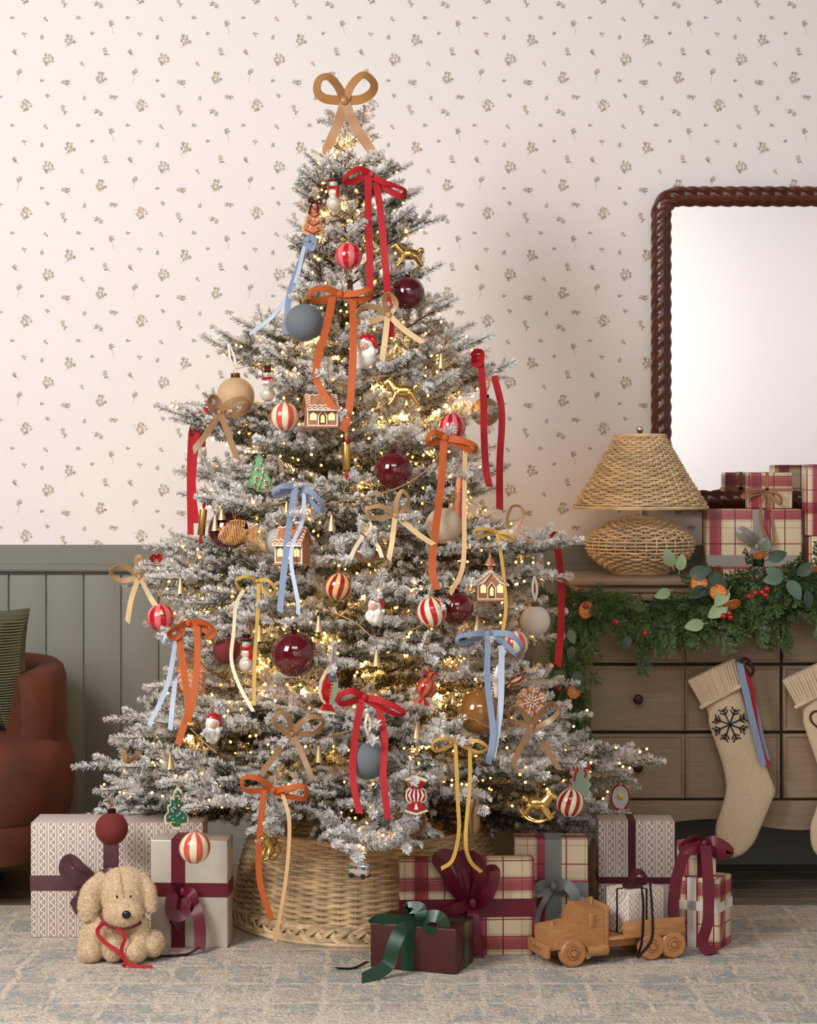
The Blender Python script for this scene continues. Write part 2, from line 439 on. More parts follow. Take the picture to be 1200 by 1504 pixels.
# ------------------------------------------------------------------ dresser
YD = -.5                                               # front plane of the carcass
def dz(py): return at(0, py, YD).z
def dx(px): return at(px, 0, YD).x
DX0, DX1 = dx(861), dx(861)+1.78
DTOP = .925
M_knob = mat('bronze_knob', (70, 50, 38), .3, 1)
dr = thing('dresser', 'washed oak dresser with panelled drawers and scalloped apron below garland', 'dresser', ((DX0+DX1)/2, (YD-.03)/2, 0))
q = MB()
q.box(((DX0+DX1)/2, (YD-.02)/2, (dz(1174)+DTOP-.03)/2), (DX1-DX0-.004, -YD-.06, DTOP-.03-dz(1174)))
q.build('carcass', mat('dresser_inside', (58, 44, 33), .7), dr, False, True)
q = MB(); q.bbox(((DX0+DX1)/2, (YD-.076)/2, DTOP-.011), (DX1-DX0+.1, -YD-.004, .022), .006, 3)
q.build('top', M_dresser, dr, True, True)
q = MB(); q.bbox(((DX0+DX1)/2, (YD-.056)/2, DTOP-.034), (DX1-DX0+.06, -YD-.028, .024), .008, 3)
q.bbox(((DX0+DX1)/2, (YD-.048)/2, DTOP-.056), (DX1-DX0+.02, -YD-.036, .022), .004, 2)
q.build('cornice', M_dresser, dr, True, True)
for x in (DX0+.006, DX1-.006):
    q = MB(); q.bbox((x, YD/2-.018, (dz(1225)+DTOP-.06)/2), (.012, -YD-.046, DTOP-.06-dz(1225)), .003); q.build('side_panel', M_dresser, dr, True, True)
colx = [(866, 1146), (1150, 1430), (1434, 1714)]
rows = [(886, 974), (978, 1074), (1078, 1173)]
for ra, rb in rows:
    for ca, cb in colx:
        xa, xb, za, zb_ = dx(ca), dx(cb), dz(rb), dz(ra)
        xm = (xa+xb)/2; q = MB()
        for x0, x1 in ((xa, xm), (xm, xb)):
            q.bbox(((x0+x1)/2, YD+.012, (za+zb_)/2), (x1-x0, .02, zb_-za), .002, 1)
            # raised bead round each panel
            for (c, s_) in ((((x0+x1)/2, YD+.001, zb_-.006), (x1-x0-.006, .008, .007)), (((x0+x1)/2, YD+.001, za+.006), (x1-x0-.006, .008, .007)),
                            ((x0+.006, YD+.001, (za+zb_)/2), (.007, .008, zb_-za-.006)), ((x1-.006, YD+.001, (za+zb_)/2), (.007, .008, zb_-za-.006))):
                q.bbox(c, s_, .003, 2)
        d_ = q.build('drawer', M_dresser, dr, True, True)
        for kx in (xa+(xb-xa)*.25, xa+(xb-xa)*.75):
            k = MB(); R_ = Euler((PI/2, 0, 0)).to_matrix()
            k.lathe([(.004, 0), (.006, .002), (.005, .008), (.007, .012), (.0135, .018), (.0145, .024), (.011, .029), (0, .031)], 18, c=(kx, YD-.001, (za+zb_)/2), rot=R_)
            ko = k.build('knob', M_knob, None, True); ko.data.transform(Matrix.Translation(-dr.location)); ko.parent = d_
# apron with scallops
za = dz(1176); pts = [(DX0, za), (DX0, dz(1262))]
nx = 72
for i in range(nx+1):
    u = i/nx; x = DX0+.03+(DX1-DX0-.06)*u
    pts.append((x, dz(1208)-.016*math.sin(u*PI*6.5+.9)**1-.006))
pts += [(DX1, dz(1262)), (DX1, za)]
q = MB(); q.prism([(DX0, za)]+pts[2:-2]+[(DX1, za)], YD, YD+.02); q.build('apron', M_dresser, dr, True, True)
for x in (DX0+.025, DX1-.025):
    for y in (YD+.025, -.06):
        q = MB(); q.lathe([(.014, .001), (.018, .03), (.026, .1), (.028, .16), (.028, .22)], 16, c=(x, y, 0)); q.build('leg', M_dresser, dr, True, True)

# ------------------------------------------------------------------ mirror
YM = -.05
m0 = at(972, 288, YM); mz1 = m0.z; mx0 = m0.x; mz0 = at(0, 735, YM).z; mx1 = mx0+1.02
mr_ = thing('wall_mirror', 'large wall mirror in twisted mahogany rope frame above dresser', 'mirror', ((mx0+mx1)/2, YM, mz0))
def rrect(x0, x1, z0, z1, r, step=.008):
    pts = []
    for (cx, cz, a0) in ((x1-r, z1-r, 0), (x0+r, z1-r, PI/2), (x0+r, z0+r, PI), (x1-r, z0+r, 1.5*PI)):
        k = int(r*PI/2/step)+1
        for i in range(k): a = a0+PI/2*i/k; pts.append((cx+r*math.cos(a), cz+r*math.sin(a)))
        nx_, nz_ = {0: (x0+r, z1), 1: (x0, z0+r), 2: (x1-r, z0), 3: (x1, z1-r)}[int(a0/(PI/2)+.1)]
        px_, pz_ = cx+r*math.cos(a0+PI/2), cz+r*math.sin(a0+PI/2)
        L = math.hypot(nx_-px_, nz_-pz_); k = int(L/step)
        for i in range(k): pts.append((px_+(nx_-px_)*i/k, pz_+(nz_-pz_)*i/k))
    return pts
path = rrect(mx0, mx1, mz0, mz1, .055)
q = MB(); n = 36; k = len(path); Ltot = k*.008
lob = 4; turns = round(Ltot/(.040*lob)); o = 0
for i in range(k):
    p, p1, pm_ = path[i], path[(i+1) % k], path[i-1]
    t = Vector((p1[0]-pm_[0], 0, p1[1]-pm_[1])).normalized(); u = Vector((t.z, 0, -t.x)); v = Vector((0, -1, 0))
    for j in range(n):
        a = 2*PI*j/n; ph = lob*a+2*PI*turns*lob*i/k
        r = .033*(.80+.20*abs(math.cos(ph/2))**.8)
        q.v.append(tuple(Vector((p[0], YM+.012, p[1]))+u*r*math.cos(a)+v*r*math.sin(a)))
for i in range(k):
    a, b = i*n, ((i+1) % k)*n
    for j in range(n): q.f.append((a+j, a+(j+1) % n, b+(j+1) % n, b+j)); q.m.append(0)
q.build('rope_frame', M_mahog, mr_, True, True)
q = MB(); q.prism(rrect(mx0, mx1, mz0, mz1, .055, .02), YM+.01, YM+.018); q.build('mirror_glass', mat('mirror_silver', (243, 240, 238), .03, 1), mr_, False, True)

# ------------------------------------------------------------------ wicker weaving
def cane(name, c, k=.28):
    if name in MATS: return MATS[name]
    m, nt, b = nodes_of(name); MATS[name] = m
    tc = N(nt, 'ShaderNodeTexCoord'); mp = N(nt, 'ShaderNodeMapping'); mp.inputs['Scale'].default_value = (14, 14, 90)
    nt.links.new(tc.outputs['Object'], mp.inputs[0])
    n1 = N(nt, 'ShaderNodeTexNoise', i_Scale=1.0, i_Detail=3.0); nt.links.new(mp.outputs[0], n1.inputs['Vector'])
    mr = N(nt, 'ShaderNodeMapRange', i_1=.3, i_2=.7); nt.links.new(n1.outputs[0], mr.inputs[0])
    nt.links.new(mix_col(nt, mr.outputs[0], rgb([x*(1-k) for x in c]), rgb([min(255, x*(1+k*.55)) for x in c])), b.inputs['Base Color'])
    b.inputs['Roughness'].default_value = .5
    return m
M_cane = cane('honey_cane', (228, 196, 152), .2); M_cane2 = cane('collar_cane', (222, 192, 150), .2)
def weave(mb, prof, rows, stakes, rw, amp, seg=4, sides=4, elev=.0, m=0, mstake=0, rs=.0022):
    """horizontal canes going over and under upright stakes along a lathe profile"""
    pr = [Vector((r, 0, z)) for r, z in prof]; C = catmull(pr, 10)
    L = [0]
    for a, b in zip(C, C[1:]): L.append(L[-1]+(b-a).length)
    def at_s(s):
        for i in range(len(L)-1):
            if L[i+1] >= s: 
                t = (s-L[i])/max(1e-9, L[i+1]-L[i]); return C[i].lerp(C[i+1], t)
        return C[-1]
    def nrm(s):
        d = (at_s(min(L[-1], s+.004))-at_s(max(0, s-.004))).normalized(); return Vector((d.z, 0, -d.x))
    for i in range(rows):
        s = L[-1]*(i+.5)/rows; p = at_s(s); nn = nrm(s); pts = []
        K = stakes*seg
        for k in range(K):
            a = 2*PI*k/K; off = amp*math.cos(PI*k/seg+PI*i)
            dzv = elev*math.sin(PI*k/seg*2+i)
            r = p.x+nn.x*off; z = p.z+nn.z*off+dzv
            pts.append((r*math.cos(a), r*math.sin(a), z))
        mb.tube(pts, rw*random.uniform(.9, 1.08), sides, m, closed=True)
    for k in range(stakes):
        a = 2*PI*(k+.0)/stakes
        mb.tube([(q_.x*math.cos(a), q_.x*math.sin(a), q_.z) for q_ in [at_s(L[-1]*j/14) for j in range(15)]], rs, 4, mstake)

# ------------------------------------------------------------------ lamp
YLP = -.29; sL = (D+YLP)/F
lp = thing('table_lamp', 'wicker table lamp with cone shade and squat woven base on dresser', 'lamp', (at(940, 0, YLP).x, YLP, DTOP))
def lz(py): return HC-(py-PYH)*sL-DTOP
r_ = lambda px: px*sL
q = MB(); weave(q, [(r_(36), lz(641)), (r_(53), lz(670)), (r_(70), lz(700)), (r_(86), lz(725)), (r_(97), lz(742))], 30, 40, .0031, .0036, sides=6)
q.tube([(r_(98)*math.cos(a), r_(98)*math.sin(a), lz(745)) for a in np.linspace(0, 2*PI, 80)[:-1]], .0055, 6, closed=True)
q.tube([(r_(36)*math.cos(a), r_(36)*math.sin(a), lz(640)) for a in np.linspace(0, 2*PI, 50)[:-1]], .006, 6, closed=True)
sh = q.build('lamp_shade', M_cane, lp)
q = MB(); q.lathe([(0, lz(642)), (.006, lz(642)), (.004, lz(639)), (.004, lz(637)), (.0095, lz(634)), (.011, lz(631)), (.008, lz(627)), (0, lz(626))], 18); 
for a in (0, 2.09, 4.19): q.tube([(0, 0, lz(643)), (r_(35)*math.cos(a), r_(35)*math.sin(a), lz(641))], .002, 6)
q.build('finial', mat('brushed_steel', (190, 180, 165), .25, 1), lp)
q = MB(); weave(q, [(r_(8), lz(759)), (r_(30), lz(763)), (r_(58), lz(775)), (r_(75), lz(789)), (r_(79), lz(800)), (r_(73), lz(815)), (r_(56), lz(829)), (r_(42), lz(838))], 27, 32, .0031, .0038, sides=6)
q.tube([(r_(41)*math.cos(a), r_(41)*math.sin(a), .0057) for a in np.linspace(0, 2*PI, 50)[:-1]], .0055, 6, closed=True)
q.build('lamp_base', M_cane, lp)
q = MB(); q.lathe([(.0075, lz(762)), (.0075, lz(745)), (.012, lz(744)), (.012, lz(736)), (.003, lz(735)), (.003, lz(644))], 16); q.build('stem', MATS['brushed_steel'], lp)

# ------------------------------------------------------------------ armchair (right part in view)
M_rust = mat('rust_velvet', (86, 38, 16), .8, sheen=.2, var=(9, .12), bump=(160, .06))
ch = thing('armchair', 'rust velvet barrel armchair with curved seat beside the sage panelling', 'armchair', (-1.403, -.42, 0))
def sq_lathe(mb, cx, cy, layers, n=56, e=3.4, m=0):
    """rounded-square stack: layers of (half x, half y, z)"""
    o = len(mb.v)
    for hx, hy, z in layers:
        for j in range(n):
            a = 2*PI*j/n; c, s_ = math.cos(a), math.sin(a)
            mb.v.append((cx+hx*math.copysign(abs(c)**(2/e), c), cy+hy*math.copysign(abs(s_)**(2/e), s_), z))
    for i in range(len(layers)-1):
        for j in range(n):
            a, b = o+i*n, o+(i+1)*n; mb.f.append((a+j, a+(j+1) % n, b+(j+1) % n, b+j)); mb.m.append(m)
    mb.f.append(tuple(o+j for j in range(n))[::-1]); mb.m.append(m); e_ = o+(len(layers)-1)*n; mb.f.append(tuple(e_+j for j in range(n))); mb.m.append(m)
q = MB(); sq_lathe(q, 0, -.02, [(.34, .3, .125), (.385, .325, .135), (.395, .335, .18), (.4, .338, .235), (.398, .336, .245), (.405, .342, .252), (.412, .348, .32), (.412, .346, .38), (.4, .336, .425), (.37, .31, .455), (.28, .24, .475), (0.1, .1, .482)])
q.build('seat', M_rust, ch)
q = MB()       # U-shaped back and arms
prof = []
K = 40
o = len(q.v); ns = 14
for i in range(K+1):
    u = i/K; a = -.25*PI+u*1.5*PI                           # from right arm tip round the back to left arm tip
    cx, cy = math.cos(a), math.sin(a)
    ex = 3.0; bx = math.copysign(abs(cx)**(2/ex), cx); by = math.copysign(abs(cy)**(2/ex), cy)
    t = abs(u-.5)*2
    top = .675-.03*t**2; ctr = Vector((bx*.335, by*.30+.03 if by > 0 else by*.16+.03, 0)); out = Vector((bx, by, 0)).normalized()
    th = .052
    capk = 1.0 if .02 < u < .98 else .72
    for j in range(ns):
        b_ = 2*PI*j/ns; c, s_ = math.cos(b_), math.sin(b_)
        hh = (top-.3)/2
        rr = out*(th*math.copysign(abs(c)**.6, c)*capk); zz = .3+hh+hh*math.copysign(abs(s_)**.35, s_)*(.985 if capk < 1 else 1)
        q.v.append(tuple(ctr+rr+Vector((0, 0, zz))))
for i in range(K):
    a, b = o+i*ns, o+(i+1)*ns
    for j in range(ns): q.f.append((a+j, a+(j+1) % ns, b+(j+1) % ns, b+j)); q.m.append(0)
q.f.append(tuple(o+j for j in range(ns))); q.m.append(0); q.f.append(tuple(o+K*ns+j for j in range(ns))[::-1]); q.m.append(0)
q.build('backrest', M_rust, ch)
q = MB(); q.lathe([(.2, .001), (.2, .02), (.17, .03), (.06, .04), (.05, .13)], 40, c=(0, .08, 0)); q.build('swivel_base', mat('dark_leg_wood', (50, 34, 24), .5), ch)
# knit cushion: pinched corners, ribbed border
def rib_mat(name, c, per, axis=0, amt=.35):
    if name in MATS: return MATS[name]
    m, nt, b = nodes_of(name); MATS[name] = m
    tc = N(nt, 'ShaderNodeTexCoord'); sp = N(nt, 'ShaderNodeSeparateXYZ'); nt.links.new(tc.outputs['Object'], sp.inputs[0])
    s_ = math_n(nt, 'SINE', math_n(nt, 'MULTIPLY', sp.outputs[axis], 2*PI/per))
    h = math_n(nt, 'MULTIPLY_ADD', s_, .5, .5)
    nn = N(nt, 'ShaderNodeTexNoise', i_Scale=300.0); nt.links.new(tc.outputs['Object'], nn.inputs['Vector'])
    nt.links.new(mix_col(nt, math_n(nt, 'MULTIPLY_ADD', nn.outputs[0], .8, .1), rgb([x*(1-amt) for x in c]), rgb(c)), b.inputs['Base Color'])
    b.inputs['Roughness'].default_value = .9; b.inputs['Sheen Weight'].default_value = .2
    bp = N(nt, 'ShaderNodeBump', i_Strength=.8, i_Distance=.004); nt.links.new(math_n(nt, 'ADD', h, math_n(nt, 'MULTIPLY', nn.outputs[0], .25)), bp.inputs['Height']); nt.links.new(bp.outputs[0], b.inputs['Normal'])
    return m
M_knit = rib_mat('olive_knit', (86, 84, 58), .011, 2, .3)
cu = thing('throw_pillow', 'olive green ribbed knit cushion leaning in the rust armchair', 'cushion', (-1.297, -.44, .482), rot=(.16, 0, 0))
q = MB(); G = 22
for side in (-1, 1):
    o = len(q.v)
    for i in range(G+1):
        for j in range(G+1):
            u, v = i/G*2-1, j/G*2-1
            pin = 1-.10*(1-abs(v)**2)*abs(u)**1.5; piv = 1-.08*(1-abs(u)**2)*abs(v)**1.5
            q.v.append((u*.205*pin, side*.085*(max(0, (1-u*u)*(1-v*v)))**.45, .175+v*.185*piv))
    for i in range(G):
        for j in range(G):
            a = o+i*(G+1)+j; q.f.append((a, a+1, a+G+2, a+G+1)); q.m.append(0)
pc = q.build('cushion_cover', M_knit, cu)
q = MB()
for k in range(40):      # raised rib lines of the border band
    z = .015+k*.008; u = .205*(1-.10*(1-((z-.175)/.185)**2))
    q.tube([(u-.07+.064*t, -.004-.085*(max(0, (1-((u-.07+.064*t)/.21)**2)*(1-((z-.175)/.19)**2)))**.45, z) for t in (0, .25, .5, .75, 1)], .0022, 5)
q.build('ribbed_border', mat('olive_knit_border', (98, 95, 68), .9), cu)
q = MB(); q.box((.185, -.035, .07), (.012, .002, .03)); q.build('care_tag', mat('grey_tag', (150, 148, 142), .7), cu, False)
# ------------------------------------------------------------------ fabric and paper materials
M_red = mat('red_velvet_ribbon', (172, 9, 24), .7, sheen=.25); M_burg = mat('burgundy_ribbon', (98, 10, 34), .45, sheen=.3, var=(30, .1))
M_blue = mat('blue_velvet_ribbon', (130, 144, 170), .7, sheen=.6); M_paleblue = mat('pale_blue_ribbon', (184, 196, 214), .6, sheen=.4)
M_orange = mat('orange_velvet_ribbon', (180, 84, 28), .7, sheen=.3); M_peach = mat('peach_ribbon_back', (214, 170, 122), .6)
M_tan = mat('tan_satin_ribbon', (176, 138, 96), .32, sheen=.2); M_brown = mat('brown_satin_ribbon', (150, 112, 76), .35)
M_champ = mat('champagne_satin_ribbon', (222, 190, 142), .35); M_gold = mat('mustard_velvet_ribbon', (198, 156, 74), .65, sheen=.5)
M_cream = mat('ivory_ribbon', (228, 212, 180), .6); M_bronze = mat('bronze_satin_ribbon', (166, 118, 70), .3)
M_grey = mat('grey_ribbon', (128, 130, 130), .5, sheen=.3); M_greysat = mat('grey_satin_ribbon', (150, 142, 136), .3)
M_green = mat('green_satin_ribbon', (32, 66, 44), .28); M_plum = mat('plum_satin_ribbon', (92, 58, 62), .4, var=(25, .12))
M_dvel = mat('dark_burgundy_velvet', (66, 8, 20), .8, sheen=.4); M_choc = mat('chocolate_velvet', (38, 20, 18), .8, sheen=.3)
M_brnvel = mat('cocoa_velvet_ribbon', (150, 104, 72), .7, sheen=.5); M_white_r = mat('white_sheer_ribbon', (222, 210, 200), .6)
def paper_uv(nt):
    """object coordinates laid on whichever face is shaded: u along the face, v up it"""
    tc = N(nt, 'ShaderNodeTexCoord'); sp = N(nt, 'ShaderNodeSeparateXYZ'); nt.links.new(tc.outputs['Object'], sp.inputs[0])
    sn = N(nt, 'ShaderNodeSeparateXYZ'); nt.links.new(tc.outputs['Normal'], sn.inputs[0])
    side = math_n(nt, 'GREATER_THAN', math_n(nt, 'ABSOLUTE', sn.outputs[0]), .7); topf = math_n(nt, 'GREATER_THAN', math_n(nt, 'ABSOLUTE', sn.outputs[2]), .7)
    def sel(f, a, b): return math_n(nt, 'MULTIPLY_ADD', math_n(nt, 'SUBTRACT', b, a), f, a)
    return sel(side, sp.outputs[0], sp.outputs[1]), sel(topf, sp.outputs[2], sp.outputs[1])
def plaid(name, per=.148, ph=(0, 0), k=1.0):
    m, nt, b = nodes_of(name); u, v = paper_uv(nt)
    base = (216, 198, 164)
    def ramp(x, p):
        f = math_n(nt, 'FRACT', math_n(nt, 'ADD', math_n(nt, 'DIVIDE', x, per), p+20))
        r = N(nt, 'ShaderNodeValToRGB'); r.color_ramp.interpolation = 'CONSTANT'
        W, C1, C2, L1, LB = (1, 1, 1, 1), (.47, .06, .16, 1), (.58, .13, .24, 1), (.36, .03, .07, 1), (.35, .3, .27, 1)
        stops = [(0, W), (.06, LB), (.068, W), (.085, L1), (.093, W), (.10, C1), (.235, C2), (.25, C1), (.285, (.8, .5, .5, 1)), (.292, C1), (.335, W), (.35, LB), (.358, W), (.60, L1), (.625, W), (.93, L1), (.938, W)]
        el = r.color_ramp.elements
        el[0].position = 0; el[0].color = W; el[1].position = stops[1][0]; el[1].color = stops[1][1]
        for p_, c_ in stops[2:]:
            e = el.new(p_); e.color = c_
        nt.links.new(f, r.inputs[0]); return r.outputs[0]
    c = mix_col(nt, 1.0, rgb(base), ramp(u, ph[0]), 'MULTIPLY'); c = mix_col(nt, .93, c, ramp(v, ph[1]), 'MULTIPLY')
    nt.links.new(c, b.inputs['Base Color']); b.inputs['Roughness'].default_value = .42
    return m
def cable(name, k=1.0, cu=.0256, cv=.0195):
    m, nt, b = nodes_of(name); u, v = paper_uv(nt)
    fu = math_n(nt, 'FRACT', math_n(nt, 'ADD', math_n(nt, 'DIVIDE', u, cu), 50)); ph = math_n(nt, 'MULTIPLY', v, 2*PI/cv)
    x = math_n(nt, 'SUBTRACT', fu, .4)
    base = rgb([c*k for c in (204, 186, 174)]); dk = rgb([c*k for c in (122, 94, 80)]); lt = rgb([min(255, c*k) for c in (246, 240, 234)]); og = rgb([c*k for c in (176, 118, 88)])
    def band(e, wd): return math_n(nt, 'LESS_THAN', math_n(nt, 'ABSOLUTE', e), wd)
    sn = math_n(nt, 'SINE', ph); cs = math_n(nt, 'COSINE', ph)
    inside = band(x, .31)
    c = base
    e1 = math_n(nt, 'MULTIPLY_ADD', sn, -.17, x); e2 = math_n(nt, 'MULTIPLY_ADD', sn, .21, x)
    c = mix_col(nt, math_n(nt, 'MULTIPLY', inside, band(e1, .18)), c, dk); c = mix_col(nt, math_n(nt, 'MULTIPLY', inside, band(e1, .09)), c, lt)
    dots = math_n(nt, 'MULTIPLY', band(math_n(nt, 'MULTIPLY_ADD', sn, .22, x), .09), math_n(nt, 'GREATER_THAN', math_n(nt, 'ABSOLUTE', sn), .5)); c = mix_col(nt, math_n(nt, 'MULTIPLY', dots, .8), c, og)
    for p_, cc, wd in ((-.35, lt, .025), (.35, lt, .025), (.46, dk, .022)):
        c = mix_col(nt, band(math_n(nt, 'SUBTRACT', x, p_), wd), c, cc)
    nt.links.new(c, b.inputs['Base Color']); b.inputs['Roughness'].default_value = .6
    return m
P_plaid = plaid('plaid_paper'); P_plaid2 = plaid('plaid_paper_shifted', .148, (.35, .2)); P_plaid3 = plaid('plaid_paper_small', .135, (.55, .6))
P_cable = cable('cable_knit_paper'); P_cable2 = cable('cable_knit_paper_brown', .86)
P_kraft = mat('silver_kraft_paper', (200, 188, 174), .32, .15, var=(14, .05), bump=(18, .06)); P_maroon = mat('maroon_paper', (74, 28, 26), .42, bump=(500, .05))

def gift(name, label, px0, px1, pytop, pybot, yf, depth, paper, rz=0, z0=None, group=None, bev=.004):
    """wrapped box whose front face fills the pixel box at depth yf"""
    a, b = at(px0, pytop, yf), at(px1, pybot, yf)
    zb_ = b.z if z0 is None else z0
    W, H = b.x-a.x, a.z-zb_
    t = thing(name, label, 'gift', ((a.x+b.x)/2, yf+depth/2, zb_), group, rot=(0, 0, rz))
    q = MB(); q.bbox((0, 0, H/2), (W, depth, H), bev, 2); q.build('wrapped_box', paper, t)
    # folded paper flap on the sides
    t['W'] = W; t['H'] = H
    return t, W, H, depth
def flaps(t, W, H, d, paper, side=1):
    q = MB(); x = side*W/2; e = side*.0012
    q.add([(x, -d*.42, H*.98), (x, d*.42, H*.98), (x, 0, H*.55), (x+e, -d*.42, H*.98), (x+e, d*.42, H*.98), (x+e, 0, H*.55)], [(0, 1, 2), (5, 4, 3), (0, 3, 4, 1), (1, 4, 5, 2), (2, 5, 3, 0)])
    q.add([(x, -d*.42, H*.02), (x, d*.42, H*.02), (x, 0, H*.5), (x+e, -d*.42, H*.02), (x+e, d*.42, H*.02), (x+e, 0, H*.5)], [(0, 1, 2), (5, 4, 3), (0, 3, 4, 1), (1, 4, 5, 2), (2, 5, 3, 0)])
    q.build('paper_flap', paper, t, False)
def band(t, W, H, d, m, x=None, z=None, wd=.03, name='ribbon_band'):
    """ribbon wrapped round the box: upright at x or level at height z"""
    q = MB(); e = .0012
    if x is not None:
        for c, s_ in (((x, -d/2-e/2, H/2), (wd, e, H+2*e)), ((x, d/2+e/2, H/2), (wd, e, H+2*e)), ((x, 0, H+e/2), (wd, d+2*e, e))): q.box(c, s_)
    else:
        for c, s_ in (((0, -d/2-e/2, z), (W+2*e, e, wd)), ((0, d/2+e/2, z), (W+2*e, e, wd)), ((-W/2-e/2, 0, z), (e, d, wd)), ((W/2+e/2, 0, z), (e, d, wd))): q.box(c, s_)
    return q.build(name, m, t, False)
def local_paths(mb, t, paths, yf, width, tilt=.35, m=0, cut=.0, n=7):
    """ribbon paths given as (px, py, toward camera) on plane yf, expressed in the frame of t"""
    R = Euler((0, 0, -t.rotation_euler.z)).to_matrix()
    for p in paths:
        pts = []
        for c in p:
            w_ = at(c[0], c[1], yf-(c[2] if len(c) > 2 else 0)); w_.z = max(w_.z, RZ+.004); pts.append(R @ (w_-Vector(t.location)))
        ribbon(mb, pts, width, tilt, m, cut=cut, n=n)
def gift_bow(t, yf, m, knot, loops, tails, width, tail_w=None, mt=None, kr=None, flat=.7):
    q = MB(); local_paths(q, t, loops, yf, width, flat*.6); lo = q.build('bow_loop', m, t)
    if tails:
        q = MB(); local_paths(q, t, tails, yf, tail_w or width, .12, cut=.35); q.build('bow_tail', mt or m, t)
    q = MB(); R = Euler((0, 0, -t.rotation_euler.z)).to_matrix(); kr = kr or width*.42
    q.ball(R @ (at(knot[0], knot[1], yf-(knot[2] if len(knot) > 2 else .012))-Vector(t.location)), (kr*.75, kr*.45, kr*.95), 12); q.build('bow_knot', m, t)

# ------------------------------------------------------------------ gifts on the dresser
t, W, H, d = gift('gift_box', 'plaid gift with grey satin ribbon standing on dresser beside lamp', 1038, 1178, 748, 830, -.33, .1, P_plaid, z0=DTOP)
band(t, W, H, d, M_greysat, x=.012, wd=.034); band(t, W, H, d, M_greysat, z=.04, wd=.034)
gift_bow(t, -.33, M_greysat, (1112, 803), [[(1112, 803), (1098, 795, .03), (1086, 785, .04), (1090, 778, .04), (1103, 786, .03), (1112, 803)], [(1112, 803), (1122, 795, .03), (1128, 803, .03), (1112, 806)]], [[(1112, 803), (1103, 818, .02)]], .022)
t, W, H, d = gift('gift_box', 'small plaid gift with thin cocoa velvet bow, topmost of its stack', 1101, 1164, 694, 748, -.31, .075, P_plaid3, z0=DTOP+t['H']+.0005)
band(t, W, H, d, M_brnvel, x=-.012, wd=.01); band(t, W, H, d, M_brnvel, z=H*.52, wd=.01)
gift_bow(t, -.31, M_brnvel, (1127, 722), [[(1127, 722), (1108, 722, .02), (1091, 727, .02), (1093, 731, .02), (1110, 726, .01), (1127, 722)], [(1127, 722), (1140, 724, .02), (1148, 735, .02), (1144, 740, .02), (1134, 730, .01), (1127, 722)]],
         [[(1126, 722), (1117, 745, .02), (1120, 775, .03), (1132, 800, .035)], [(1128, 722), (1133, 755, .02), (1138, 800, .035)]], .009, .008)
t, W, H, d = gift('gift_box', 'plain burgundy plaid gift under the tall plaid gift at mirror', 1190, 1300, 788, 845, -.36, .12, P_plaid2, z0=DTOP); hb = t['H']
t, W, H, d = gift('gift_box', 'tall plaid gift leaning before the mirror above burgundy one', 1186, 1262, 682, 788, -.35, .09, P_plaid3, z0=DTOP+hb+.0005)

# ------------------------------------------------------------------ cedar garland
M_cedar = mat('cedar_green', (46, 70, 30), .6); M_cedar2 = mat('cedar_green_light', (84, 108, 46), .6); M_twig = mat('twig_bark', (66, 46, 32), .8)
def cedar_mesh(L, seed):
    r = random.Random(seed); q = MB(); pts = [Vector((L*i/8, 0, -.10*L*(i/8)**2)) for i in range(9)]
    q.tube(pts, [.002*(1-i/10) for i in range(9)], 4, 2)
    def leaflets(a, d, l):
        k = int(l/.0042)
        nrm = Vector((r.uniform(-.3, .3), r.uniform(-.3, .3), 1)).normalized(); sd = d.cross(nrm).normalized()
        for i in range(k):
            s_ = i/k; p = a+d*l*s_
            for sg in (-1, 1):
                dd = (d*.85+sd*sg*r.uniform(.35, .8)+nrm*r.uniform(-.35, .35)).normalized(); ll = r.uniform(.007, .0125)*(1-.3*s_); wv = dd.cross(nrm).normalized()*r.uniform(.0011, .0019)
                q.add([p-wv, p+wv, p+dd*ll*.7+wv*.9, p+dd*ll, p+dd*ll*.7-wv*.9], [(0, 1, 2, 3, 4)], 1 if (r.random() < .22+.35*s_) else 0)
    n = int(L/.011)
    for i in range(n):
        s_ = (i+.5)/n; p = pts[0].lerp(pts[-1], s_); p.z = -.10*L*s_*s_
        sg = 1 if i % 2 else -1; an = r.uniform(.5, .95)
        d = Vector((math.cos(an), sg*math.sin(an), r.uniform(-.35, .25))).normalized()
        l = (.055*(1-s_)**.6+.014)*r.uniform(.7, 1.15); leaflets(p, d, l)
        if l > .035:
            for k in (.35, .65):
                d2 = (d+Vector((.5, -sg*.5, r.uniform(-.3, .3)))).normalized(); leaflets(p+d*l*k, d2, l*.45)
    leaflets(pts[6], (pts[8]-pts[6]).normalized(), L*.26)
    return q
YG = -.575
gpts = [(838, 1075, -.56), (830, 1010, -.57), (826, 950, -.57), (838, 900, -.575), (880, 884, -.58), (945, 890, -.585), (1010, 884, -.585), (1060, 868, -.575), (1115, 852, -.56), (1170, 846, -.56), (1225, 856, -.575), (1290, 880, -.58), (1360, 884, -.58)]
gw = [at(*p) for p in gpts]; GC = catmull(gw, 8)
gar = thing('cedar_garland', 'green cedar garland with dried oranges and berries draped over dresser front', 'garland', gw[4])
q = MB(); q.tube(GC, .006, 6); q.build('garland_core', M_twig, gar, True, True)
ced = [cedar_mesh(L, i).build('cedar_sprig', [M_cedar, M_cedar2, M_twig], gar, False, fix=False) for i, L in enumerate((.13, .16, .19, .22, .15, .2))]
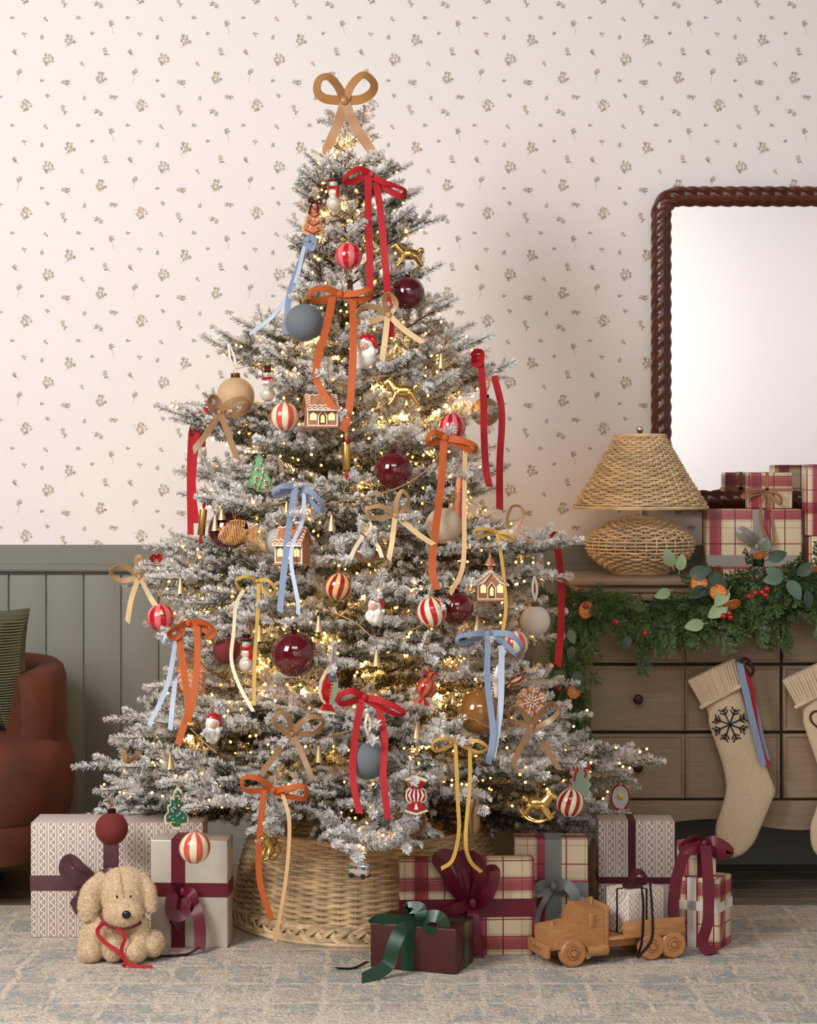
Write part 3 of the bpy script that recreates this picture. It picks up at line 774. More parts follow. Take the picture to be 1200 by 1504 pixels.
def place_x(o, base, direction, up=(0, 0, 1), roll=0., scale=1.):
    x = Vector(direction).normalized(); u = Vector(up); z = (u-x*u.dot(x))
    z = z.normalized() if z.length > 1e-4 else x.orthogonal().normalized()
    y = z.cross(x); R = Matrix((x, y, z)).transposed() @ Matrix.Rotation(roll, 3, 'X')
    M = Matrix.Translation(Vector(base)-Vector(o.parent.location)) @ R.to_4x4() @ Matrix.Scale(scale, 4)
    o.matrix_local = M
rg = random.Random(11)
ng = 215
for i in range(ng):
    o = ced[i] if i < 6 else link('cedar_sprig', ced[i % 6].data, gar)
    u = (i*0.6180339) % 1.0; k = u*(len(GC)-1); p = GC[int(k)].lerp(GC[min(int(k)+1, len(GC)-1)], k % 1)
    tan = (GC[min(int(k)+2, len(GC)-1)]-GC[max(int(k)-1, 0)]).normalized()
    px = 600+p.x*F/(D+p.y)
    left = px < 842 and p.z < .86
    if left: dirv = Vector((rg.uniform(-.55, .6), rg.uniform(-.45, .0), rg.uniform(-1.1, -.5))); sc = rg.uniform(.55, .8)
    else:
        up_ = rg.random() < .36
        dirv = Vector((rg.uniform(-.8, .8), rg.uniform(-.65, -.1), rg.uniform(-.15, .3) if up_ else rg.uniform(-1.1, -.5)))
        sc = rg.uniform(.5, .75) if up_ else rg.uniform(.62, .9)
        if 985 < px < 1250 and not up_: sc *= 1.12
    place_x(o, p+Vector((rg.uniform(-.012, .012), rg.uniform(-.015, .0), rg.uniform(-.012, .016))), dirv, (0, -1, .3), rg.uniform(-.5, .5), sc)
# eucalyptus leaves
M_euc = mat('eucalyptus_leaf', (84, 106, 88), .55, var=(40, .16)); M_euc2 = mat('silver_leaf_green', (132, 152, 112), .5, var=(30, .1)); M_euc3 = mat('dark_leaf_green', (50, 72, 56), .55, var=(40, .15))
def leaf_mesh(round_=1.0):
    q = MB(); n = 12; top = []
    for i in range(n+1):
        s_ = i/n; w_ = math.sin(PI*s_**.8)**.75*.5*round_; x = s_
        for k in (-1, -.5, 0, .5, 1): top.append((x, w_*k, .10*abs(k)*w_+.06*math.sin(PI*s_)-.03))
    q.v = [tuple(p) for p in top]+[(x, y, z-.012) for x, y, z in top]; m_ = len(top)
    for i in range(n):
        for j in range(4):
            a = i*5+j; q.f.append((a, a+1, a+6, a+5)); q.m.append(0); q.f.append((m_+a, m_+a+5, m_+a+6, m_+a+1)); q.m.append(0)
    q.tube([(-.22, 0, .02), (0, 0, -.03), (1, 0, -.03)], [.022, .02, .006], 4)
    return q
lm = [leaf_mesh(.62).build('eucalyptus_leaf', M, gar) for M in (M_euc, M_euc2, M_euc3)]
lm[0]['label'] = 'dusty grey-green eucalyptus leaf'; used = [0, 0, 0]
for (px, py, lpx, ang, mt) in ((988, 832, 30, 115, 1), (998, 838, 26, 80, 1), (985, 868, 26, 200, 1), (1012, 845, 34, 15, 2), (1040, 845, 34, 330, 2), (1045, 848, 32, 250, 2), (1036, 862, 28, 215, 2), (1070, 866, 32, 230, 1), (1068, 888, 34, 215, 1), (1034, 916, 30, 190, 1),
                              (1150, 848, 30, 190, 0), (1150, 850, 30, 150, 0), (1158, 852, 34, 300, 0), (1172, 845, 30, 40, 2), (1128, 822, 30, 20, 2), (1120, 815, 26, 70, 0), (836, 925, 22, 290, 0), (842, 950, 20, 250, 2), (828, 985, 26, 230, 2), (846, 985, 30, 280, 2), (838, 1000, 28, 320, 0), (1185, 868, 26, 280, 2), (925, 935, 22, 240, 2)):
    if used[mt]: o = link('eucalyptus_leaf', lm[mt].data, gar)
    else: o = lm[mt]; used[mt] = 1
    y = YG-.1; s_ = lpx*(D+y)/F; a = math.radians(ang)
    place_x(o, at(px, py, y), (math.cos(a), rg.uniform(-.25, .25), math.sin(a)), (rg.uniform(-.3, .3), -1, .2), 0, s_)
# dried orange slices
M_rind = mat('dried_rind', (186, 96, 34), .55); M_pulp = mat('dried_orange_pulp', (206, 118, 48), .45, var=(260, .25)); M_pith = mat('orange_pith', (226, 196, 150), .6)
def orange(px, py, rpx, tiltx, tiltz):
    y = YG-.1; R = rpx*(D+y)/F
    rt = Euler((PI/2+tiltx, 0, tiltz)).to_matrix(); c = at(px, py, y)
    q = MB(); q.lathe([(.78, -.06), (.97, -.07), (1.0, 0), (.97, .07), (.86, .06), (.86, -.06)], 28); 
    o = q.build('orange_slice', M_rind, gar); o.matrix_local = Matrix.Translation(c-Vector(gar.location)) @ rt.to_4x4() @ Matrix.Scale(R, 4)
    q = MB(); q.lathe([(.0, -.03), (.93, -.04), (.93, .045), (0, .03)], 28); q.build('pith', M_pith, o)
    for k in range(9):
        a0, a1 = 2*PI*k/9+.05, 2*PI*(k+1)/9-.05; q = MB(); pts = [(.1*math.cos((a0+a1)/2), .1*math.sin((a0+a1)/2))]+[(.84*math.cos(a), .84*math.sin(a)) for a in np.linspace(a0, a1, 5)]
        q.prism(pts, -.055, .065, axis='z'); q.build('segment', M_pulp, o, False)
orange(1027, 857, 13, 0.15, .1); orange(1055, 870, 13, .3, -.3); orange(1076, 888, 13, .9, .3); orange(861, 896, 13, .1, .5); orange(843, 1016, 11, .1, .3); orange(1117, 815, 10, .8, .2); orange(1196, 836, 9, 1.0, 0)
M_berry = mat('red_berry', (150, 18, 30), .2, coat=.5)
q = MB(); q.ball((0, 0, 0), 1, 14); q.lathe([(.12, .95), (.16, 1.06), (.02, 1.08)], 8); bo = None
for px, py in ((1110, 871), (1120, 870), (1127, 865), (1125, 874), (1101, 876), (1063, 905), (1071, 901), (1073, 907), (948, 930), (821, 1012), (860, 890), (905, 914)):
    if bo is None: o = q.build('berry', M_berry, gar); bo = o.data
    else: o = link('berry', bo, gar)
    y = YG-.105; o.matrix_local = Matrix.Translation(at(px, py, y)-Vector(gar.location)) @ Matrix.Scale(4.6*(D+y)/F, 4)

# ------------------------------------------------------------------ stockings
M_sock = mat('oatmeal_knit', (206, 182, 152), .95, sheen=.3, var=(420, .08), bump=(700, .25)); M_cuff = mat('oatmeal_rib_knit', (212, 188, 158), .95, bump=(700, .25))
YS = -.556
def tube_rows(mb, Lp, Rp, yc, half, n=28, rib=0, ribn=0, e=2.6, cap=True):
    A, B = catmull([at(p[0], p[1], yc) for p in Lp], 4), catmull([at(p[0], p[1], yc) for p in Rp], 4); o = len(mb.v); k = len(A)
    for i in range(k):
        c = (A[i]+B[i])/2; hv = (B[i]-A[i])/2
        for j in range(n):
            a = 2*PI*j/n; ca, sa = math.cos(a), math.sin(a); rr = 1+rib*math.cos(ribn*a)
            hd = half*min(1, hv.length/.035)
            mb.v.append(tuple(c+hv*math.copysign(abs(ca)**(2/e), ca)*rr**.2+Vector((0, -hd*math.copysign(abs(sa)**(2/e), sa)*rr, 0))))
    for i in range(k-1):
        for j in range(n): a, b = o+i*n, o+(i+1)*n; mb.f.append((a+j, a+(j+1) % n, b+(j+1) % n, b+j)); mb.m.append(0)
    for i, rv in ((0, 1), (k-1, 0)):
        f = [o+i*n+j for j in range(n)]; mb.f.append(tuple(f[::-1] if rv else f)); mb.m.append(0)
def stocking(label, ox, emblem):
    L = [(1030, 1028), (1040, 1048), (1041, 1062), (1049, 1087), (1060, 1119), (1066, 1147), (1065, 1167), (1058, 1193), (1052, 1210), (1051, 1227), (1054, 1245), (1062, 1257), (1069, 1260)]
    R = [(1084, 1000), (1095, 1037), (1103, 1061), (1114, 1097), (1127, 1130), (1138, 1158), (1137, 1168), (1131, 1182), (1118, 1214), (1108, 1236), (1095, 1251), (1084, 1258), (1076, 1260)]
    sh_ = lambda P: [(x+ox, y) for x, y in P]
    t = thing('christmas_stocking', label, 'stocking', at(1065+ox, 1000, YS))
    q = MB(); tube_rows(q, sh_(L), sh_(R), YS, .018); q.build('sock', M_sock, t, True, True)
    q = MB(); tube_rows(q, sh_([(1010, 1000), (1015, 1008), (1023, 1022), (1031, 1037)]), sh_([(1079, 967), (1081, 975), (1085, 990), (1089, 1006)]), YS-.002, .024, 112, .06, 28); q.build('cuff', M_cuff, t, True, True)
    for i in range(16):
        u = .03+.94*i/15; b_ = (1-abs(2*u-1)**2.6)**(1/2.6)*.0245
        A0 = Vector((1010, 1000)).lerp(Vector((1079, 967)), u); A1 = Vector((1031, 1037)).lerp(Vector((1089, 1006)), u)
        q = MB(); q.tube([at(A0.x+ox, A0.y, YS-.002-b_), at((A0.x+A1.x)/2+ox, (A0.y+A1.y)/2, YS-.0035-b_), at(A1.x+ox, A1.y, YS-.002-b_)], .0032, 6); q.build('knit_rib', M_cuff, t, True, True)
    q = MB()
    for i in range(15):
        u = i/14; q.ball(at(1031+ox+58*u, 1037-31*u+1.5, YS-.024), (.007, .004, .006), 8)
    q.build('scalloped_edge', M_cuff, t, True, True)
    q = MB(); cols = [M_blue, M_red, M_blue]
    hang = at(1086+ox, 972, YS-.03)
    ri = MB(); ribbon(ri, [hang, at(1094+ox, 1010, YS-.032), at(1108+ox, 1070, YS-.034), at(1121+ox, 1124, YS-.034)], .019, .1, cut=.1); ri.build('hanging_ribbon', M_blue, t, True, True)['label'] = 'blue velvet hanging ribbon'
    ri = MB(); ribbon(ri, [hang+Vector((.006, .004, 0)), at(1104+ox, 1010, YS-.026), at(1112+ox, 1070, YS-.027), at(1122+ox, 1110, YS-.028), at(1131+ox, 1123, YS-.028)], .011, .3); ri.build('hanging_ribbon', M_red, t, True, True)['label'] = 'red velvet hanging ribbon'
    ri = MB(); ribbon(ri, [hang+Vector((.008, .008, 0)), at(1107+ox, 1030, YS-.02), at(1118+ox, 1080, YS-.02), at(1128+ox, 1118, YS-.02)], .014, .2); ri.build('hanging_ribbon', M_blue, t, True, True)
    ri = MB(); ribbon(ri, [hang, at(1096+ox, 968, YS-.035), at(1106+ox, 982, YS-.035), at(1102+ox, 992, YS-.03), at(1092+ox, 980, YS-.025), hang], .012, .6); ri.build('ribbon_loop', M_dvel, t, True, True)
    q = MB(); ye = YS-.0195
    if emblem == 'snow':
        cx, cy = 1072+ox, 1064
        for k in range(8):
            a = math.radians(-70+45*k); ln = 25 if k % 2 else 24; dxp, dyp = math.cos(a), math.sin(a)
            P0 = (cx, cy); P1 = (cx+dxp*ln, cy+dyp*ln)
            q.tube([at(*P0, ye), at(*P1, ye+.001)], .0022, 5)
            for s_ in (.62, .82):
                for sg in (-1, 1):
                    b_ = a+sg*.85; B = (cx+dxp*ln*s_, cy+dyp*ln*s_); q.tube([at(*B, ye), at(B[0]+math.cos(b_)*8.5, B[1]+math.sin(b_)*8.5, ye+.001)], .002, 5)
        q.build('snowflake_embroidery', mat('black_yarn', (34, 32, 32), .9), t, True, True)
    else:
        cx, cy = 1208, 1058; pts = []
        for k in range(40):
            a = 2*PI*k/40; hx = 16*math.sin(a)**3; hy = -(13*math.cos(a)-5*math.cos(2*a)-2*math.cos(3*a)-math.cos(4*a)); pts.append(at(cx+hx*1.15, cy+hy*1.15, ye))
        q.tube(pts, .003, 5, closed=True); q.build('heart_embroidery', mat('maroon_yarn', (88, 22, 32), .9), t, True, True)
stocking('oatmeal knit stocking with black snowflake and blue and red ribbons', 0, 'snow')
stocking('oatmeal knit stocking with dark red outline emblem on dresser', 139, 'heart')
# ------------------------------------------------------------------ tree geometry reference
YT = -.78; XT = at(515, 0, YT).x                  # trunk axis
def tz(py): return at(0, py, YT).z
_prof = [(150, 4), (200, 26), (240, 52), (300, 78), (360, 92), (420, 105), (480, 150), (540, 178), (620, 198), (700, 218), (780, 258), (860, 278), (940, 296), (1020, 326), (1100, 352), (1160, 366), (1215, 360), (1260, 300)]
_pz = np.array([tz(p) for p, r in _prof])[::-1]; _pr = np.array([r*(D+YT)/F for p, r in _prof])[::-1]
def RAD(z): return float(np.interp(z, _pz, _pr))
def surf(px, py, out=0.0):
    """point on the front of the tree's cone seen at this pixel, `out` metres proud of it"""
    y = YT-.2
    for _ in range(14):
        p = at(px, py, y); R = RAD(p.z)+out; x = p.x-XT
        yn = YT-math.sqrt(R*R-x*x) if abs(x) < R else YT
        y = y*.4+yn*.6
    return at(px, py, y)

# what hangs on the tree: (key, px, py, radius px, hang px, hang py, proud)
HANG = {
 'cookie_tree':   (460, 322, 18, 456, 262, .03), 'snowman_top': (490, 282, 18, 490, 248, .05), 'stripe_pink_top': (512, 376, 21, 512, 330, .06),
 'horse_top':     (600, 380, 27, 593, 318, .03), 'burg_top': (599, 431, 26, 588, 392, .03), 'grey_top': (447, 474, 29, 450, 432, .06),
 'tan_ball':      (346, 582, 29, 336, 505, .0), 'snowman_mid': (393, 562, 16, 398, 528, .02), 'stripe_cream_mid': (418, 612, 22, 420, 566, .05),
 'house_mid':     (471, 600, 27, 478, 552, .05), 'santa_mid': (537, 517, 20, 537, 480, .04), 'horse_mid': (592, 582, 30, 593, 540, .06),
 'stripe_pink_mid': (664, 627, 21, 658, 570, .04), 'olive_ball': (713, 605, 22, 717, 555, .0), 'santa_left': (287, 660, 22, 288, 625, .02),
 'glass_tree':    (381, 694, 24, 388, 640, .06), 'pin_mid': (509, 672, 18, 509, 628, .03), 'burg_speck_mid': (578, 691, 29, 578, 655, .0),
 'pin_left':      (297, 767, 18, 303, 730, .05), 'burg_left': (335, 778, 31, 335, 740, -.02), 'fish_wicker': (350, 785, 28, 340, 735, .06),
 'grey_small':    (410, 795, 21, 412, 765, -.03), 'house_left': (430, 797, 30, 432, 755, .04), 'cookie_pink': (675, 742, 20, 675, 690, .04),
 'beige_ball':    (652, 772, 28, 642, 728, .0), 'swirl_gold': (497, 862, 21, 502, 820, .02), 'santa_center': (551, 898, 22, 551, 862, .05),
 'swirl_red':     (634, 899, 23, 634, 862, .06), 'burg_right': (671, 894, 26, 674, 858, .03), 'church': (720, 850, 28, 716, 800, .05),
 'cream_ball':    (786, 912, 23, 785, 846, .02), 'stripe_coral_right': (757, 946, 20, 752, 900, .04), 'stripe_pink_left': (236, 907, 21, 237, 846, .04),
 'velvet_left':   (333, 955, 21, 335, 925, .0), 'snowman_left': (362, 958, 18, 364, 912, .06), 'burg_big': (432, 961, 35, 431, 908, .06),
 'cookie_house':  (281, 988, 22, 279, 935, .03), 'santa_low': (312, 1071, 22, 312, 1038, .06), 'fish_red': (482, 1014, 24, 485, 950, .05),
 'candy_glass':   (626, 1010, 20, 626, 935, .05), 'amber_ball': (704, 1046, 34, 708, 1000, .0), 'pearl_drop': (730, 1003, 14, 727, 965, .05),
 'snowflake':     (780, 1030, 24, 781, 996, .04), 'candy_hidden': (758, 996, 16, 760, 970, .02), 'grey_low': (540, 1117, 29, 540, 1048, .05),
 'candy_bead':    (611, 1167, 24, 612, 1110, .06), 'nest_low': (602, 1207, 24, 602, 1178, .0), 'horse_right': (790, 1188, 30, 789, 1130, .05),
 'swirl_low':     (838, 1179, 22, 838, 1128, .04), 'scallop_green': (852, 1150, 18, 848, 1108, .0), 'racket': (911, 1178, 22, 912, 1138, .0),
 'velvet_low':    (164, 1217, 25, 163, 1168, .02), 'stripe_low': (286, 1245, 24, 286, 1178, .05), 'bead_tree': (260, 1186, 24, 258, 1142, .04),
 'horse_front':   (397, 1245, 24, 398, 1192, .07), 'van': (528, 1277, 18, 528, 1248, .10), 'brown_pod': (697, 1196, 20, 695, 1150, .02), 'nest_mid': (540, 806, 20, 540, 782, .0),
}
def hang_pos(k):
    px, py, r, hx, hy, out = HANG[k]; p = surf(px, py, out); 
    return p, at(hx, hy, p.y)

# ribbons on the tree: name, label, material, width px, knot, loops, tails, tilt
BOWS = [
 ('satin_bow', 'bronze satin bow crowning the treetop', M_bronze, 14, (506, 148), [[(506, 148), (497, 128), (483, 113), (469, 117), (466, 134), (478, 145), (506, 148)], [(506, 148), (517, 124), (534, 110), (549, 122), (546, 136), (530, 146), (506, 148)]], [[(506, 150), (495, 185), (476, 228)], [(507, 150), (522, 186), (550, 228)]], None, .03),
 ('velvet_bow', 'red velvet bow with long tails beneath the treetop bow', M_red, 10, (546, 256), [[(546, 256), (527, 248), (509, 258), (506, 266), (517, 267), (546, 256)], [(546, 258), (560, 266), (577, 272), (594, 279), (590, 288), (572, 280), (550, 262)]], [[(541, 256), (541, 320), (543, 380), (543, 424)], [(553, 268), (561, 330), (567, 400), (571, 450), (575, 495)]], None, .07),
 ('velvet_bow', 'blue velvet ribbon trailing beside the grey velvet ball', M_blue, 9, (452, 352), [[(452, 352), (458, 348), (463, 358), (458, 366), (452, 354)]], [[(452, 352), (440, 390), (426, 430), (419, 490)]], (M_paleblue, [[(447, 362), (432, 418), (402, 463), (367, 490)]]), .05),
 ('velvet_bow', 'orange velvet bow hanging before the upper tree, under the pink striped ball', M_orange, 11, (500, 432), [[(500, 432), (478, 424), (456, 428), (457, 440), (480, 440), (500, 432)], [(500, 432), (522, 431), (543, 426), (545, 435), (525, 441), (500, 432)]], [[(488, 436), (480, 480), (466, 530), (468, 565), (491, 602)], [(518, 436), (519, 500), (516, 570), (511, 610), (503, 633)]], None, .08),
 ('satin_bow', 'champagne satin bow below the glossy burgundy ball', M_tan, 9, (571, 463), [[(571, 463), (564, 440), (572, 432), (582, 446), (571, 463)], [(571, 463), (550, 451), (532, 452), (524, 465), (536, 475), (571, 463)]], [], (M_champ, [[(569, 465), (566, 495), (561, 530)], [(573, 465), (596, 486), (621, 503)]]), .08),
 ('satin_bow', 'brown satin bow hanging in front of the tan ball', M_brown, 9, (323, 606), [[(323, 606), (312, 600), (307, 590), (313, 582), (321, 590), (323, 606)], [(323, 606), (336, 592), (355, 585), (366, 591), (362, 603), (345, 609), (323, 606)]], [[(323, 607), (305, 635), (284, 662)], [(324, 607), (336, 640), (348, 673)]], None, .07),
 ('velvet_ribbon', 'red velvet ribbon hanging by the santa with brown bow', M_red, 9, (294, 607), [[(294, 607), (302, 602), (304, 613), (297, 618), (294, 607)]], [[(291, 606), (281, 640), (279, 710), (280, 785)], [(292, 610), (284, 690), (284, 730), (289, 768)]], None, .05),
 ('velvet_ribbon', 'red velvet ribbon with two tails over the olive ball', M_red, 10, (703, 526), [[(703, 526), (695, 524), (699, 516), (708, 518), (706, 534), (696, 534), (703, 526)]], [[(706, 530), (710, 580), (711, 640), (714, 690), (719, 715)], [(726, 552), (737, 605), (734, 680), (734, 748)]], None, .05),
 ('velvet_bow', 'orange velvet bow beside the pink striped ball, tail to striped swirl ball', M_orange, 11, (654, 643), [[(654, 643), (638, 635), (628, 643), (632, 652), (654, 643)], [(654, 643), (678, 647), (698, 655), (695, 663), (672, 652), (654, 643)]], [[(652, 645), (647, 720), (637, 800), (635, 840), (642, 866)]], (M_peach, [[(683, 665), (682, 740), (680, 830), (661, 872)]]), .07),
 ('velvet_bow', 'blue velvet bow in front of a gingerbread house, over pale grey ball', M_blue, 9.5, (437, 714), [[(437, 714), (416, 714), (402, 721), (408, 728), (437, 714)], [(437, 714), (455, 722), (471, 738), (473, 750), (460, 741), (437, 716)]], [[(434, 715), (425, 770), (418, 830), (411, 899)]], (M_paleblue, [[(447, 720), (444, 765), (430, 800), (428, 830), (437, 880), (438, 903)]]), .08),
 ('satin_bow', 'tan satin bow under the speckled burgundy ball near the pale nest', M_tan, 8, (581, 757), [[(581, 757), (560, 744), (539, 748), (547, 761), (581, 757)], [(581, 757), (583, 735), (591, 721), (600, 732), (595, 748), (581, 757)]], [], (M_champ, [[(580, 760), (576, 795), (571, 822)], [(588, 763), (615, 785), (637, 800)]]), .07),
 ('cream_bow', 'pale yellow bow on the twig nest in the tree middle', M_cream, 6, (538, 784), [[(538, 784), (530, 775), (534, 768), (540, 776), (538, 784)], [(538, 784), (545, 775), (543, 768), (538, 784)]], [[(533, 787), (520, 808), (513, 826)], [(543, 785), (556, 804), (561, 819)]], None, .06),
 ('velvet_bow', 'thin mustard bow with long tails over the snowman', M_gold, 5.5, (378, 853), [[(378, 853), (362, 847), (347, 852), (350, 863), (358, 866)], [(378, 853), (392, 852), (404, 864), (400, 877), (388, 868), (380, 856)]], [[(380, 857), (378, 910), (374, 970), (373, 1036)]], (M_cream, [[(358, 866), (347, 888), (343, 930), (340, 970), (352, 1008), (372, 1045)]]), .09),
 ('velvet_bow', 'thin mustard bow draped above the gingerbread church', M_gold, 5, (728, 781), [[(728, 781), (712, 777), (698, 779), (702, 788), (728, 781)], [(728, 781), (745, 784), (758, 792), (744, 792), (728, 783)]], [[(730, 783), (738, 830), (743, 890), (738, 930)]], None, .09),
 ('satin_bow', 'tan satin bow looping up beside the mustard bow', M_tan, 5.5, (748, 781), [[(748, 781), (745, 762), (752, 744), (765, 745), (767, 760), (755, 777), (748, 781)], [(748, 781), (738, 776), (728, 776), (748, 783)]], [[(750, 782), (765, 788), (782, 796)]], None, .06),
 ('satin_bow', 'champagne satin bow at branch tip above red and pink striped ball', M_tan, 8, (205, 848), [[(205, 848), (210, 832), (207, 818), (200, 822), (205, 848)], [(205, 848), (186, 833), (168, 834), (164, 845), (180, 853), (205, 848)]], [], (M_champ, [[(203, 850), (193, 880), (187, 914)], [(207, 851), (220, 876), (237, 903)]]), .06),
 ('velvet_bow', 'orange velvet bow over the iced gingerbread cookie house', M_orange, 10, (277, 915), [[(277, 915), (292, 913), (308, 918), (316, 930), (308, 936), (302, 925), (277, 917)], [(277, 915), (264, 920), (248, 930), (257, 937), (270, 925)]], [[(270, 912), (264, 940), (272, 1000), (277, 1040), (270, 1065), (261, 1094)], [(289, 914), (290, 970), (283, 1030), (275, 1060)]], None, .09),
 ('velvet_ribbon', 'pale blue ribbon tails beside the orange bow', M_paleblue, 7, (249, 938), [[(258, 934), (246, 932), (240, 944), (249, 948), (258, 940)]], [[(258, 942), (246, 1005), (219, 1066)], [(260, 980), (254, 1030), (250, 1072)]], None, .07),
 ('satin_bow', 'brown satin bow between santa and the grey velvet ball', M_brown, 8.5, (429, 1078), [[(429, 1078), (424, 1055), (411, 1046), (403, 1058), (408, 1068), (429, 1078)], [(429, 1078), (445, 1059), (463, 1053), (475, 1061), (460, 1077), (429, 1078)]], [[(429, 1080), (406, 1106), (385, 1136)], [(430, 1080), (443, 1106), (458, 1143)]], None, .09),
 ('velvet_bow', 'red velvet bow with tails around the grey velvet ball', M_red, 10, (536, 1024), [[(536, 1024), (517, 1015), (498, 1022), (502, 1034), (536, 1024)], [(536, 1024), (562, 1030), (592, 1045), (585, 1050), (555, 1037), (536, 1026)]], [[(532, 1024), (522, 1080), (518, 1140), (528, 1195)], [(556, 1038), (565, 1085), (563, 1140), (570, 1203)]], None, .09),
 ('velvet_bow', 'blue velvet bow before the amber ball', M_blue, 9, (717, 930), [[(717, 930), (695, 931), (673, 936), (677, 945), (717, 932)], [(722, 930), (750, 932), (766, 950), (758, 961), (744, 948), (722, 932)]], [[(717, 930), (716, 1000), (724, 1075), (717, 1122)]], (M_paleblue, [[(737, 948), (735, 1040), (724, 1112)]]), .09),
 ('satin_bow', 'brown satin bow beneath the gingerbread snowflake', M_brown, 8.5, (781, 1067), [[(781, 1067), (794, 1047), (810, 1033), (820, 1045), (805, 1060), (781, 1067)], [(781, 1067), (767, 1045), (752, 1040), (748, 1056), (765, 1064), (781, 1067)]], [[(781, 1068), (766, 1095), (752, 1123)], [(782, 1068), (800, 1095), (822, 1131)]], None, .09),
 ('velvet_bow', 'mustard bow with long tails above the large plaid gift', M_gold, 5.5, (672, 1090), [[(672, 1090), (653, 1084), (636, 1091), (641, 1103), (672, 1090)], [(676, 1092), (700, 1088), (716, 1098), (703, 1105), (676, 1094)]], [[(669, 1090), (672, 1170), (674, 1220), (665, 1262), (648, 1276)], [(690, 1095), (690, 1150), (684, 1230), (690, 1263), (707, 1281)]], None, .11),
 ('velvet_bow', 'orange velvet bow with long tails over the wicker collar', M_orange, 9, (402, 1160), [[(402, 1160), (380, 1144), (357, 1143), (362, 1161), (402, 1160)], [(402, 1162), (425, 1157), (448, 1156), (445, 1173), (402, 1164)]], [[(388, 1160), (382, 1220), (381, 1290), (399, 1352)]], (M_peach, [[(415, 1165), (425, 1210), (420, 1290), (404, 1383)]]), .11),
 ('velvet_ribbon', 'red velvet ribbon hanging from branch before the garland', M_red, 10, (815, 792), [[(815, 800), (808, 794), (812, 784), (822, 788), (815, 800)]], [[(818, 797), (824, 850), (824, 920), (819, 978)]], None, .06),
 ('velvet_bow', 'small red velvet knot beside the champagne bow', M_red, 6, (229, 826), [[(229, 826), (222, 820), (227, 816), (229, 826)], [(229, 826), (237, 820), (234, 815), (229, 826)]], [], None, .03),
 ('satin_ribbon', 'short brown ribbon loop caught in lowest branches near the armchair', M_brown, 9, (190, 1115), [[(181, 1102), (186, 1119), (198, 1113), (204, 1104)]], [], None, .06),
]

